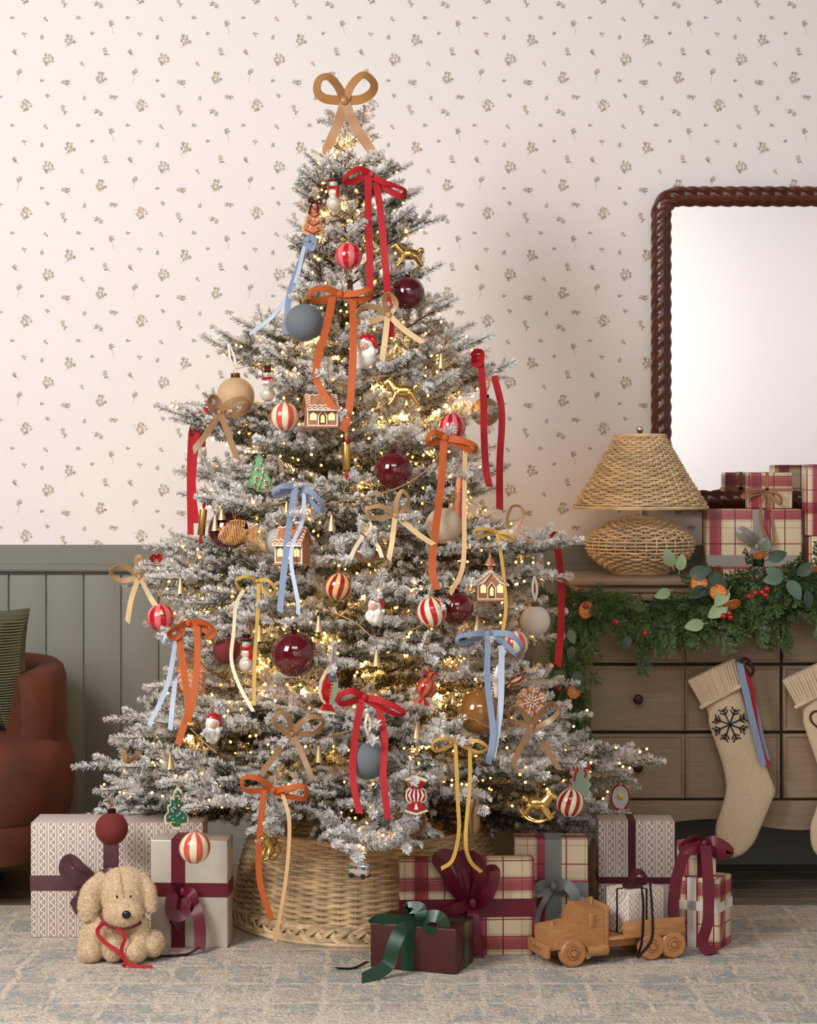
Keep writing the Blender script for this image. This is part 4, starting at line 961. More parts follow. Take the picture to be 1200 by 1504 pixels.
# ------------------------------------------------------------------ spruce branch meshes
M_flock = mat('flocking_white', (244, 241, 238), .95); M_flock2 = mat('flocking_pale_grey', (222, 220, 215), .95)  # second, greyer flocking tone given to a random share of needles
M_need = mat('needle_green', (74, 88, 66), .75); M_need2 = mat('needle_deep_green', (38, 54, 36), .75); M_inner_glow = mat('inner_needle_glow_brown', (112, 92, 60), .85)  # brown paints the warm inner glow; deep green darkened for inner shade
M_bark = mat('branch_bark', (92, 70, 48), .9)
def branch_mesh(L, seed):
    r = random.Random(seed); st = MB(); nd = MB()
    droop = r.uniform(.03, .10)
    def ax(s_): return Vector((L*s_, L*.02*math.sin(s_*5+seed), L*(.10*s_-droop*2*s_*s_)))
    P = [ax(i/10) for i in range(11)]; st.tube(P, [.0045*(1-.7*i/10) for i in range(11)], 5)
    def needles(a, b, dens, nl, flock, taper=True):
        d = b-a; l = d.length
        if l < 1e-4: return
        d.normalize(); u = d.orthogonal().normalized(); v = d.cross(u); k = int(l*dens)
        for i in range(k):
            s_ = (i+r.random())/k; p = a.lerp(b, s_); th = r.random()*2*PI
            rad = u*math.cos(th)+v*math.sin(th)
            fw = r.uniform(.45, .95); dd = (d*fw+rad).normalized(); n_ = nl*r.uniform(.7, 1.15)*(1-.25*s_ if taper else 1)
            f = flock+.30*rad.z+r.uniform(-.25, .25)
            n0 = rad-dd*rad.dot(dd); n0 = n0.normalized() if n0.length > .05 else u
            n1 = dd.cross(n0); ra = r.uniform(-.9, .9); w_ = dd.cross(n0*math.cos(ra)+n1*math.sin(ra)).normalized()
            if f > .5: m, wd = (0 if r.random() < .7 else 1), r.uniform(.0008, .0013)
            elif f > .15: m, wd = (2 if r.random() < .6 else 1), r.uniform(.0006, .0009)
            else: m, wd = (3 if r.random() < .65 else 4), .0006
            w_ = w_*wd; e = p+dd*n_
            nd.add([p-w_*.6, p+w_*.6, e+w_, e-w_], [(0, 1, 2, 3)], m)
    def twig(a, d, l, flock, dens=2500, nl=.0175):
        d = d.normalized(); b = a+d*l+Vector((0, 0, .08*l)); st.tube([a, b], [.0016, .0008], 3, caps=False)
        needles(a, b, dens, nl, flock)
        q_ = d.orthogonal().normalized()
        for i in range(24):       # tip tuft
            dd = (d+Vector((r.uniform(-.6, .6), r.uniform(-.6, .6), r.uniform(-.6, .6)))).normalized(); w_ = dd.orthogonal().normalized()*.0009
            nd.add([b-w_*.5, b+w_*.5, b+dd*.013+w_, b+dd*.013-w_], [(0, 1, 2, 3)], 0 if r.random() < .8 else 1)
    zone = min(.34, L*.72)            # leafy length at the tip
    s0 = 1-zone/L
    # inner sparse part, its brown standing in for warm light
    if s0 > .1:
        for i in range(6): needles(ax(.1+(s0-.1)*i/6), ax(.1+(s0-.1)*(i+1)/6), 420, .018, -.25, False)
        for i in range(int(s0*L/.055)):
            s_ = .15+(s0-.15)*r.random(); a = ax(s_); an = r.uniform(.6, 1.3)*r.choice((-1, 1))
            d = Vector((math.cos(an), math.sin(an), r.uniform(-.4, .5))); b = a+d.normalized()*r.uniform(.06, .12); st.tube([a, b], [.0018, .001], 3, caps=False); needles(a, b, 800, .019, -.12+r.uniform(-.1, .15))
    k = max(5, int(zone/.03)); sg = r.choice((-1, 1))
    for i in range(k):
        q_ = i/k; s_ = s0+(1-s0)*q_*.93; a = ax(s_); sg = -sg
        an = r.uniform(.55, .95)*sg; el = r.uniform(-.25, .45)
        l = (.125*(1-q_)**.7+.035)*r.uniform(.75, 1.15)*min(1, .5+L)
        fl = .13+.54*q_+r.uniform(-.3, .3)
        twig(a, Vector((math.cos(an), math.sin(an), el)), l, fl)
        if l > .08:
            d = Vector((math.cos(an), math.sin(an), el)).normalized()
            for t_ in (.4, .65):
                s2 = r.choice((-1, 1)); an2 = an+s2*.75; twig(a+d*l*t_, Vector((math.cos(an2), math.sin(an2), el*.5+r.uniform(-.1, .3))), l*.45, fl+.12)
        if r.random() < .45: twig(a, Vector((.75, r.uniform(-.4, .4), .8)), r.uniform(.035, .06), fl+.25)
    for i in range(5): 
        a_, b_ = s0+(1-s0)*i/5, s0+(1-s0)*(i+1)/5; needles(ax(a_), ax(b_), 2400, .0185, .25+.4*b_*(i/5))
    twig(ax(1), P[-1]-P[-2], .035, .75)
    return st, nd
LEN = (.13, .2, .29, .4, .52, .66, .8)
NEED_MATS = [M_flock, M_flock2, M_need, M_need2, M_inner_glow]
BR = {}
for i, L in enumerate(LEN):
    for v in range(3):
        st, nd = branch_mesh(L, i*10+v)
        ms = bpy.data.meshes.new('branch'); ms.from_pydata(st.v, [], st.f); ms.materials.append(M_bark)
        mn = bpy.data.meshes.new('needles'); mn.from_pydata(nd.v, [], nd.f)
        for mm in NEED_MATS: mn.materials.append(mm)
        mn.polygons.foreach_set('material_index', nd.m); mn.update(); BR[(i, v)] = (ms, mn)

# ------------------------------------------------------------------ the tree
tree = thing('christmas_tree', 'tall flocked spruce christmas tree with white frosted branches in wicker collar', 'tree', (XT, YT, 0))
TOPZ = tz(170)
q = MB(); q.tube([(0, 0, RZ+.001), (0, 0, .3), (0, 0, 1.2), (-.01, 0, TOPZ-.1), (-.012, 0, TOPZ-.02)], [.035, .032, .02, .008, .003], 10); q.build('trunk', M_bark, tree)
# keep-clear spots so nothing grown later hides an ornament or a ribbon
KEEP = []
for k, h in HANG.items():
    p, hp = hang_pos(k); KEEP.append((h[0], h[1], h[2]+3, p.y)); KEEP.append((h[0]*.5+h[3]*.5, h[1]*.5+h[4]*.5, 6, p.y))
BOWPT = {}
for bi, (nm, lab, m, wpx, kn, loops, tails, alt, out) in enumerate(BOWS):
    for path in loops+tails+(alt[1] if alt else []):
        for c in catmull([(x, y, 0) for x, y in path], 4): KEEP.append((c.x, c.y, wpx*.5+4, surf(c.x, c.y, out).y))
KA = np.array(KEEP)
def to_px(p): s = F/(D+p.y); return 600+p.x*s, PYH-(p.z-HC)*s
def blocked(tip, d):
    n = 0
    for back in (0, .06, .13):
        p = tip-d*back; px, py = to_px(p)
        dd = np.hypot(KA[:, 0]-px, KA[:, 1]-py)
        if np.any((dd < KA[:, 2]+(24 if back < .1 else 16)) & (KA[:, 3] > p.y-.035)): return True
    return False
NB = 0; TIPS = []; BRANCHES = []
rb = random.Random(21)
def add_branch(tip, force=False, roll=None, rise=None):
    global NB
    h = (tip.z-.3)/(TOPZ-.3); dist = math.hypot(tip.x-XT, tip.y-YT)
    rise = (.12+.55*max(0, h)**1.5)+rb.uniform(-.08, .1) if rise is None else rise
    zb = min(max(.28, tip.z-dist*rise), TOPZ-.03)
    base = Vector((XT, YT, zb)); d = tip-base; L = d.length
    if L < .05: return False
    if not force and blocked(tip, d.normalized()): return False
    i = min(range(len(LEN)), key=lambda j: abs(math.log(LEN[j]/L))); ms, mn = BR[(i, rb.randrange(3))]
    o = link('branch', ms, tree); c = link('needles', mn, o)
    if NB < 1: c['kind'] = 'stuff'
    c['kind'] = 'stuff'
    place_x(o, base, d, (0, 0, 1), rb.uniform(-.35, .35) if roll is None else roll, L/LEN[i]); NB += 1
    TIPS.append(tip); BRANCHES.append((base, tip)); return True
# branches read off the outline
SIL = [(475, 222), (462, 235), (492, 206), (458, 262), (447, 283), (440, 330), (436, 352), (450, 305), (438, 400), (430, 425), (345, 500), (312, 508), (338, 530), (362, 480), (252, 600), (270, 618), (300, 590), (345, 640), (285, 690), (322, 684), (300, 705), (236, 796), (224, 834), (245, 860), (262, 820), (262, 880), (238, 905), (255, 935), (250, 1010),
       (176, 1046), (132, 1114), (146, 1162), (134, 1196), (190, 1088), (170, 1130), (210, 1060), (240, 1200), (200, 1190), (225, 1110), (270, 1110),
       (540, 230), (588, 246), (605, 330), (630, 313), (600, 285), (634, 398), (640, 430), (660, 452), (684, 488), (708, 506), (737, 548), (700, 572), (716, 612), (690, 540), (712, 668), (728, 700), (716, 730), (740, 760), (800, 788), (836, 797), (812, 842), (806, 886), (770, 806), (790, 830), (772, 884), (800, 930), (776, 980), (830, 1005), (845, 1040), (868, 1072), (860, 1096), (840, 1070), (800, 1050), (950, 1108), (900, 1098), (905, 1196), (886, 1206), (870, 1180), (860, 1210), (920, 1160)]
for px, py in SIL: 
    y = YT-rb.uniform(-.06, .16); add_branch(at(px, py, y), True)
for px, py in ((508, 186), (515, 196)): add_branch(at(px, py, YT-.02), True, rise=1.5)
# leader
st, nd = branch_mesh(.13, 99); 
ld = link('branch', BR[(0, 1)][0], tree); lc = link('needles', BR[(0, 1)][1], ld); lc['kind'] = 'stuff'
place_x(ld, (XT-.012, YT, TOPZ-.13), (.02, 0, 1), (0, -1, 0), 0, 1.0)
# branches that carry ornaments and bows: the tip reaches just behind the hanging point
for k, h in HANG.items():
    p, hp = hang_pos(k); add_branch(hp+Vector((0, .006, .006)), True, roll=0)
for b in BOWS[1:]:
    kp = surf(b[4][0], b[4][1], b[8]); add_branch(kp+Vector((0, .02, -.004)), True)
# the low sprig over the collar
for px, py in ((540, 1195), (575, 1215), (500, 1225), (610, 1205), (520, 1240)): add_branch(surf(px, py, .06), True)
tries = 0
while NB < 298 and tries < 6000:
    tries += 1
    u = rb.random(); z = .40+(TOPZ-.5)*(1-math.sqrt(rb.random())*.999) if True else 0
    front = rb.random() < .80
    a = rb.uniform(-.5*PI-1.45, -.5*PI+1.45) if front else rb.uniform(.1*PI, .9*PI)
    R = RAD(z)*rb.uniform(.72, 1.0)
    tip = Vector((XT+R*math.cos(a), YT+R*math.sin(a), z+rb.uniform(-.03, .03)))
    if any((tip-t).length < .062 for t in TIPS): continue
    if front and to_px(tip)[1] > 1186: continue
    add_branch(tip)

# ------------------------------------------------------------------ fairy lights on a dark green wire
M_bulb = mat('warm_bulb', (255, 190, 105), .4, emit=8, emit_col=(255, 180, 84)); M_wire = mat('green_wire', (28, 44, 30), .6)
fl = thing('fairy_lights', 'string of warm white fairy lights wound through the flocked tree', 'string lights', (XT, YT, .4))
spots = []
for (b, t_) in BRANCHES:
    L = (t_-b).length
    for _ in range(max(3, int(3+L*7))):
        s_ = rb.uniform(.45, .98); p = b.lerp(t_, s_)+Vector((rb.gauss(0, .018), rb.gauss(0, .02), rb.gauss(-.006, .014)))
        px, py = to_px(p)
        if np.any((np.hypot(KA[:, 0]-px, KA[:, 1]-py) < KA[:, 2]) & (KA[:, 3] > p.y-.02)): continue
        if p.z < .3: continue
        spots.append(p)
for px, py in ((950, 1100), (905, 1098), (910, 1121), (915, 1126), (868, 1120), (925, 1128), (940, 1104), (355, 1230), (380, 1225), (398, 1228), (405, 1218), (690, 1232), (700, 1228), (712, 1230), (752, 1147), (745, 1128)): spots.append(at(px, py, YT-.12))
spots = [p for p in spots if p.z > .27]
front = sorted(range(len(spots)), key=lambda i: spots[i].y+abs(rb.gauss(0, .12)))
sel = set(front[:300]); bme = None; stuff = MB()
ico = bmesh.new(); bmesh.ops.create_icosphere(ico, subdivisions=1, radius=.0034)
iv = [v.co.copy() for v in ico.verts]; ico.verts.index_update(); ifc = [[v.index for v in f.verts] for f in ico.faces]; ico.free()
for i, p in enumerate(spots):
    lp_ = p-Vector(fl.location)
    if i in sel:
        if bme is None:
            q = MB(); q.add(iv, ifc); o = q.build('bulb', M_bulb, fl, False); bme = o.data
        else: o = link('bulb', bme, fl)
        o.location = lp_
    else: stuff.add([lp_+v for v in iv], ifc)
o = stuff.build('bulb_cluster', M_bulb, fl, False, fix=False); o['kind'] = 'stuff'
order = sorted(spots, key=lambda p: (int(p.z/.11), (math.atan2(p.y-YT, p.x-XT) if int(p.z/.11) % 2 else -math.atan2(p.y-YT, p.x-XT))))
run = []
def wire_run(run):
    q = MB(); q.tube(run, .0009, 3, caps=False); q.build('wire', M_wire, fl, True, True, fix=False)
for p in order:
    if run and (run[-1]-p).length > .12: 
        if len(run) > 2: wire_run(run)
        run = []
    run.append(p+Vector((0, .004, .003)))
if len(run) > 2: wire_run(run)
for i, p in enumerate(rb.sample([s for s in spots if math.hypot(s.x-XT, s.y-YT) < .8*RAD(s.z) and s.z > .5], 150)):      # the light the bulbs throw into the branches
    l = bpy.data.lights.new('bulb_light', 'POINT'); l.energy = .36; l.color = (1, .58, .22); l.shadow_soft_size = .004
    o = bpy.data.objects.new('bulb_light', l); COL.objects.link(o); o.parent = fl; o.location = p-Vector(fl.location)+Vector((0, -.006, 0))
print('BRANCHES', NB, 'BULBS', len(spots))

# ------------------------------------------------------------------ wicker tree collar
co = thing('tree_collar', 'round woven wicker tree collar with braided foot around the trunk', 'tree collar', (at(540, 0, YT).x, YT, RZ))
sC = (D+YT)/F
prof = [(.363, .026), (.361, .05), (.354, .10), (.344, .15), (.331, .20), (.315, .235), (.310, .250)]
q = MB(); weave(q, prof, 32, 50, .0044, .0052, 4, 6, m=0, rs=.003); q.build('weave', M_cane2, co, True, fix=False)
q = MB(); q.tube([(.309*math.cos(a), .309*math.sin(a), .254) for a in np.linspace(0, 2*PI, 120)[:-1]], .0065, 6, closed=True)
for k in range(60):
    a = 2*PI*k/60; q.tube([(.309*math.cos(a+t_*.1)+.0075*math.cos(t_*6.28)*math.cos(a), .309*math.sin(a+t_*.1)+.0075*math.cos(t_*6.28)*math.sin(a), .254+.0075*math.sin(t_*6.28)) for t_ in (0, .2, .4, .6, .8, 1)], .0014, 4)
q.build('rim', M_cane2, co)
nb = 54
for s3 in range(3):
    q = MB()
    for c4 in (-1, -.33, .33, 1):
        pts = []
        for k in range(nb*6):
            th = 2*PI*k/(nb*6); ph = th*nb/3+2*PI*s3/3
            lat = math.sin(ph)*.016+c4*.0068*abs(math.cos(ph))+c4*.003; rad = .3675+math.sin(2*ph)*.0065
            pts.append((rad*math.cos(th), rad*math.sin(th), .032+lat))
        q.tube(pts, .0032, 4, closed=True)
    q.build('braid_strand', M_cane2, co)
q = MB(); q.tube([(.371*math.cos(a), .371*math.sin(a), .006) for a in np.linspace(0, 2*PI, 120)[:-1]], .0058, 6, closed=True); q.build('foot_ring', M_cane2, co)
# ------------------------------------------------------------------ ribbons tied on the tree
for bi, (nm, lab, m, wpx, kn, loops, tails, alt, out) in enumerate(BOWS):
    kp = surf(kn[0], kn[1], out) if bi else at(kn[0], kn[1], YT-.085)
    t = thing(nm, lab, 'bow' if 'bow' in nm else 'ribbon', kp); t['group'] = 'ribbons tied on the tree'
    sc = (D+kp.y)/F; wd = wpx*sc
    def path3(path, loop):
        out_ = []
        k = len(path)
        for i, (x, y) in enumerate(path):
            if loop: 
                u = i/(k-1); off = .022*math.sin(PI*u)+.006*math.sin(2*PI*u); yy = kp.y-off
            else:
                u = i/(k-1); ys = surf(x, y, out).y if bi else kp.y-.01*u
                yy = kp.y-.004 if i == 0 else min(kp.y-.004, ys)
            out_.append(at(x, y, yy))
        return out_
    for j, lpth in enumerate(loops):
        q = MB(); ribbon(q, path3(lpth, True), wd, (lambda u_, sg=(1 if j % 2 else -1): sg*((.35+.3*math.sin(PI*u_)) if bi == 0 else (.2+.8*math.sin(PI*u_)**2))), n=7); q.build('bow_loop', m, t, True, True)
    for j, tp in enumerate(tails):
        q = MB(); ribbon(q, path3(tp, False), wd, lambda u, j=j: .18*math.sin(u*5+j*2), cut=.45 if 'satin' in nm else .15, n=7); q.build('bow_tail', m, t, True, True)
    if alt:
        for j, tp in enumerate(alt[1]):
            q = MB(); ribbon(q, path3(tp, False), wd*(.62 if alt[0] in (M_paleblue, M_peach) and len(tp) > 3 and 'orange' not in lab[:3] else .95), lambda u, j=j: .2*math.sin(u*6+j*2+1), cut=.3, n=7); o = q.build('bow_tail', alt[0], t, True, True); o['label'] = 'lighter side of the ribbon tail'
    q = MB(); kr = wd*.5; q.ball(kp+Vector((0, -.006, 0)), (kr*.95, kr*.55, kr*1.05), 12); q.build('bow_knot', m, t, True, True)

# ------------------------------------------------------------------ ornament materials
M_cord = mat('gold_cord', (196, 160, 84), .4, .6); M_ivory = mat('ivory_hanging_ribbon', (226, 208, 190), .5); M_redcord = mat('red_hanging_cord', (150, 30, 30), .6); M_wcord = mat('white_thread', (220, 214, 206), .6)
M_brass = mat('polished_brass', (216, 178, 104), .26, 1); M_capb = mat('aged_brass_cap', (120, 92, 52), .35, 1); M_capd = mat('dark_bronze_cap', (60, 46, 38), .4, 1)
M_burgg = mat('burgundy_glass', (78, 8, 22), .08, coat=.8)
M_pearl = mat('pearl_glass', (228, 216, 196), .22, .25, coat=.6); M_wglass = mat('white_pearl_glass', (238, 234, 228), .25, .1, coat=.5); M_rglass = mat('red_glass', (176, 14, 26), .15, coat=.7)
M_blk = mat('black_enamel', (22, 20, 22), .25); M_greyv = mat('grey_flocked_ball', (104, 110, 116), .85, sheen=.5); M_tanm = mat('tan_matte_ball', (196, 160, 122), .6, sheen=.3); M_olive = mat('khaki_matte_ball', (152, 128, 100), .6, sheen=.3)
M_beige = mat('beige_matte_ball', (202, 180, 154), .6, sheen=.3); M_creamb = mat('cream_matte_ball', (222, 208, 192), .6, sheen=.3); M_gsm = mat('pale_grey_ball', (176, 172, 168), .5); M_velm = mat('maroon_velvet_ball', (112, 38, 34), .85, sheen=.7)
M_sred = mat('stripe_red', (190, 22, 34), .16, coat=.6); M_spink = mat('stripe_pink', (226, 112, 116), .16, coat=.6); M_scream = mat('stripe_cream', (232, 220, 186), .2, coat=.5); M_scoral = mat('stripe_coral', (214, 84, 72), .2, coat=.5)
M_sdk = mat('stripe_dark_red', (158, 20, 36), .16, coat=.6); M_sgold = mat('stripe_gold', (226, 190, 120), .2, coat=.5)
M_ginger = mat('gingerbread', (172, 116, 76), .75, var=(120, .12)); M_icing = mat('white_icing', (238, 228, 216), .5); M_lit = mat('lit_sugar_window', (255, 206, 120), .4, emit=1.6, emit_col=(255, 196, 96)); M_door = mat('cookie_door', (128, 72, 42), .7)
M_goldp = mat('gold_leaf', (206, 164, 88), .28, 1); M_mint = mat('mint_icing', (118, 176, 122), .45); M_pinki = mat('pink_icing', (222, 110, 110), .5); M_cookie = mat('golden_cookie', (202, 132, 84), .7, var=(90, .1)); M_greend = mat('green_sugar', (28, 96, 62), .4)
M_silver = mat('silver_glass', (214, 212, 208), .14, .9); M_wick = mat('wicker_straw', (190, 140, 88), .7, var=(200, .2)); M_twig2 = mat('nest_twig', (142, 98, 56), .8); M_fluff = mat('grey_fluff', (168, 164, 162), .95, var=(160, .25)); M_podf = mat('brown_felt', (132, 100, 64), .95, sheen=.4)
M_sage2 = mat('sage_glaze', (150, 172, 146), .35); M_yel = mat('yellow_enamel', (236, 192, 50), .4)
def speckled(name, c, gold, lo=.0, rough=.08):
    m, nt, b = nodes_of(name); tc = N(nt, 'ShaderNodeTexCoord'); vo = N(nt, 'ShaderNodeTexVoronoi', i_Scale=230.0); nt.links.new(tc.outputs['Object'], vo.inputs['Vector'])
    sp = N(nt, 'ShaderNodeSeparateXYZ'); nt.links.new(tc.outputs['Object'], sp.inputs[0]); sc = N(nt, 'ShaderNodeSeparateColor'); nt.links.new(vo.outputs['Color'], sc.inputs[0])
    dot = math_n(nt, 'LESS_THAN', vo.outputs['Distance'], .3)
    low = math_n(nt, 'MULTIPLY_ADD', sp.outputs[2], -9.0, .16+lo); den = math_n(nt, 'LESS_THAN', sc.outputs[0], low)
    f = math_n(nt, 'MULTIPLY', dot, den)
    nt.links.new(mix_col(nt, f, rgb(c), rgb(gold)), b.inputs['Base Color']); nt.links.new(f, b.inputs['Metallic']); b.inputs['Roughness'].default_value = rough; b.inputs['Coat Weight'].default_value = .7; b.inputs['Coat Roughness'].default_value = .04
    return m
M_burgs = speckled('burgundy_speckled_glass', (86, 8, 20), (226, 150, 70)); M_amber = speckled('amber_speckled_glass', (142, 94, 42), (222, 170, 84), .02)
def wickerball(name): return None

def orn(k, name, label, cat='ornament', rot=None, group=None):
    p, hp = hang_pos(k); t = thing(name, label, cat, p, group, rot=rot); t['mpp'] = (D+p.y)/F
    return t, (D+p.y)/F, hp-p
def cord(t, top, hp, m=None, r=.0007, sep=.004, rz=None):
    """hanging loop from the ornament's top up to the branch"""
    R = t.rotation_euler.to_matrix().inverted() if rz else Matrix.Identity(3); h = R @ hp
    q = MB(); a = Vector(top)
    q.tube([a, a.lerp(h, .5)+Vector((-sep, 0, 0)), h, a.lerp(h, .5)+Vector((sep, 0, 0)), a], r, 5); return q.build('hanging_cord', m or M_cord, t)
def cap(t, R, m, s=1.0):
    q = MB(); z = R*.97; w_ = R*.26*s; h_ = R*.22*s; prof = [(w_*.98, z-.001), (w_, z), (w_, z+h_), (w_*.8, z+h_*1.1), (0, z+h_*1.12)]
    q.lathe(prof, 20); q.tube([(w_*.4*math.cos(a), 0, z+h_*1.1+w_*.4+w_*.4*math.sin(a)) for a in np.linspace(0, 2*PI, 14)[:-1]], .0008, 5, closed=True); q.build('cap', m, t); return z+h_*1.12+w_*.4
def ball_o(k, label, m, capm=None, neck=None, cordm=None, cordr=.0007, group='ball ornaments', name='bauble', rib=None):
    t, s_, hp = orn(k, name, label, 'bauble', group=group); R = HANG[k][2]*s_*.965
    q = MB(); q.ball((0, 0, 0), R, 40); q.build('ball', m, t)
    if neck:
        q = MB(); q.lathe([(R*.3, R*.9), (R*.16, R*1.0), (R*.13, R*1.06), (R*.2, R*1.1), (R*.13, R*1.14), (0, R*1.15)], 18); q.tube([(R*.12*math.cos(a), 0, R*1.25+R*.12*math.sin(a)) for a in np.linspace(0, 2*PI, 14)[:-1]], R*.045, 6, closed=True); q.build('glass_neck', neck, t); z = R*1.34
    else: z = cap(t, R, capm or M_capb)
    if rib:
        q = MB(); d = Vector(hp)-Vector((0, 0, z)); ribbon(q, [Vector((0, 0, z)), Vector((-.006, -.002, z))+d*.5, Vector(hp)], .006, .3); ribbon(q, [Vector((0, .002, z)), Vector((.006, .002, z))+d*.5, Vector(hp)], .006, .3); q.build('hanging_ribbon', rib, t)
    else: cord(t, (0, 0, z), hp, cordm, cordr)
    return t
def stripe_o(k, label, ma, mbt, n=9, twist=0., group='striped ball ornaments', cordm=None, phase=0.):
    t, s_, hp = orn(k, 'striped_bauble', label, 'bauble', group=group); R = HANG[k][2]*s_*.965
    q = MB(); seg = n*2*4; lat = 28; prof = [(R*math.sin(PI*i/lat), -R*math.cos(PI*i/lat)) for i in range(lat+1)]
    q.lathe(prof, seg, twist=twist/lat, matf=lambda j, i: 0 if (j//4) % 2 else 1, rot=Matrix.Rotation(phase, 3, 'Z')); q.build('ball', [ma, mbt], t)
    q = MB(); q.lathe([(R*.1, R*.985), (R*.1, R*1.03), (0, R*1.04)], 12); q.tube([(R*.07*math.cos(a), 0, R*1.1+R*.07*math.sin(a)) for a in np.linspace(0, 2*PI, 12)[:-1]], .0007, 5, closed=True); q.build('cap', M_cord, t)
    cord(t, (0, 0, R*1.15), hp, cordm); return t
stripe_o('stripe_pink_top', 'red and pink striped ball under the red bow near treetop', M_sred, M_spink, 7, phase=.25)
stripe_o('stripe_cream_mid', 'coral and cream striped ball beside the snow-roofed gingerbread house', M_scoral, M_scream, 7, phase=.1)
stripe_o('stripe_pink_mid', 'red and pink striped ball half hidden behind branch above orange bow', M_sdk, M_spink, 8)
stripe_o('swirl_gold', 'dark red and gold swirled ball in the tree middle', M_sdk, M_sgold, 8, .9)
stripe_o('swirl_red', 'red and white swirled ball touching the glossy burgundy ball', M_sred, M_scream, 8, -.9)
stripe_o('stripe_coral_right', 'coral and cream striped ball behind the blue bow loop', M_scoral, M_scream, 6, phase=.3)
stripe_o('stripe_pink_left', 'red and pink striped ball under the champagne bow', M_sred, M_spink, 7, -.25)
stripe_o('swirl_low', 'red and white swirled ball on red ribbon near tennis racket', M_sdk, M_scream, 9, .9, cordm=M_redcord)
stripe_o('stripe_low', 'coral and cream striped ball hanging before the kraft gift', M_scoral, M_scream, 7)
ball_o('burg_top', 'glossy burgundy glass ball beneath the upper brass rocking horse', M_burgg, neck=M_burgg)
ball_o('grey_top', 'charcoal grey velvet ball beside the blue ribbon', M_greyv, M_capb)
ball_o('tan_ball', 'tan matte ball behind the brown satin bow', M_tanm, M_capb, rib=M_ivory)
ball_o('olive_ball', 'khaki matte ball between red velvet tails', M_olive, M_capd, rib=M_ivory)
ball_o('burg_speck_mid', 'gold-speckled burgundy glass ball near the gold rolling pin', M_burgs, neck=M_burgg)
ball_o('burg_left', 'burgundy glass ball behind the wicker fish', M_burgg, neck=M_burgg)
ball_o('grey_small', 'pale grey ball behind the gingerbread house with blue ribbon', M_gsm, M_capb)
ball_o('beige_ball', 'beige matte ball behind the orange ribbon tail', M_beige, M_capd)
ball_o('burg_right', 'burgundy glass ball behind the red and white swirled ball', M_burgs, neck=M_burgg)
ball_o('cream_ball', 'cream matte ball hanging before the garland', M_creamb, M_capb, rib=M_ivory)
ball_o('velvet_left', 'dark maroon velvet ball behind the snowman with mustard ribbon', M_velm, M_capd)
ball_o('burg_big', 'large gold-speckled burgundy ball, biggest on the tree', M_burgs, neck=M_burgg)
ball_o('amber_ball', 'amber speckled glass ball behind the blue ribbon tail', M_amber, neck=M_amber)
ball_o('grey_low', 'grey velvet ball framed by the red bow tails', M_greyv, M_capd, rib=M_ivory)
ball_o('velvet_low', 'maroon velvet ball hanging before the cable-knit gift', M_velm, M_capd, cordm=M_redcord, cordr=.0012)

# snowmen: pearl glass figures with black hat and red scarf
def snowman(k, label, H, lean=0.):
    t, s_, hp = orn(k, 'snowman_ornament', label, rot=(0, lean, 0), group='glass snowmen'); u = H*s_
    me = blob_mesh('snowman_body', [('e', (0, 0, -.30*u), (.20*u,)*3), ('e', (0, 0, -.02*u), (.145*u,)*3), ('e', (0, 0, .21*u), (.115*u,)*3)], u*.025, 3); me.materials.append(M_pearl); link('body', me, t)
    q = MB(); q.lathe([(.15*u, .285*u), (.16*u, .30*u), (.15*u, .312*u), (.09*u, .315*u), (.1*u, .45*u), (0, .455*u)], 20); ho = q.build('hat', M_blk, t)
    q = MB(); q.lathe([(.096*u, .318*u), (.1*u, .345*u), (.095*u, .35*u)], 20); q.build('hat_band', M_rglass, ho)
    q = MB(); q.tube([(.135*u*math.cos(a), .135*u*math.sin(a), .105*u) for a in np.linspace(0, 2*PI, 24)[:-1]], .04*u, 6, closed=True)
    q.tube([(.09*u, -.11*u, .1*u), (.12*u, -.16*u, -.03*u), (.11*u, -.17*u, -.16*u)], [.045*u, .055*u, .05*u], 6); q.build('scarf', M_rglass, t)
    q = MB(); q.tube([(0, -.1*u, .21*u), (.01*u, -.2*u, .205*u)], [.02*u, .003*u], 6); q.build('carrot_nose', mat('carrot_orange', (222, 120, 50), .5), t)
    for x in (-.042*u, .042*u): q = MB(); q.ball((x, -.102*u, .245*u), .014*u, 8); q.build('eye', M_blk, t)
    q = MB(); q.lathe([(.03*u, .45*u), (.03*u, .5*u), (0, .505*u)], 10); q.build('cap', M_brass, t); cord(t, (0, 0, .5*u), Euler((0, -lean, 0)).to_matrix() @ hp, M_cord)
snowman('snowman_top', 'pearl glass snowman with black hat beside the gingerbread tree cookie', 56); snowman('snowman_mid', 'pearl glass snowman with flowing red scarf above coral striped ball', 56); snowman('snowman_left', 'pearl glass snowman between mustard ribbon tails', 60)
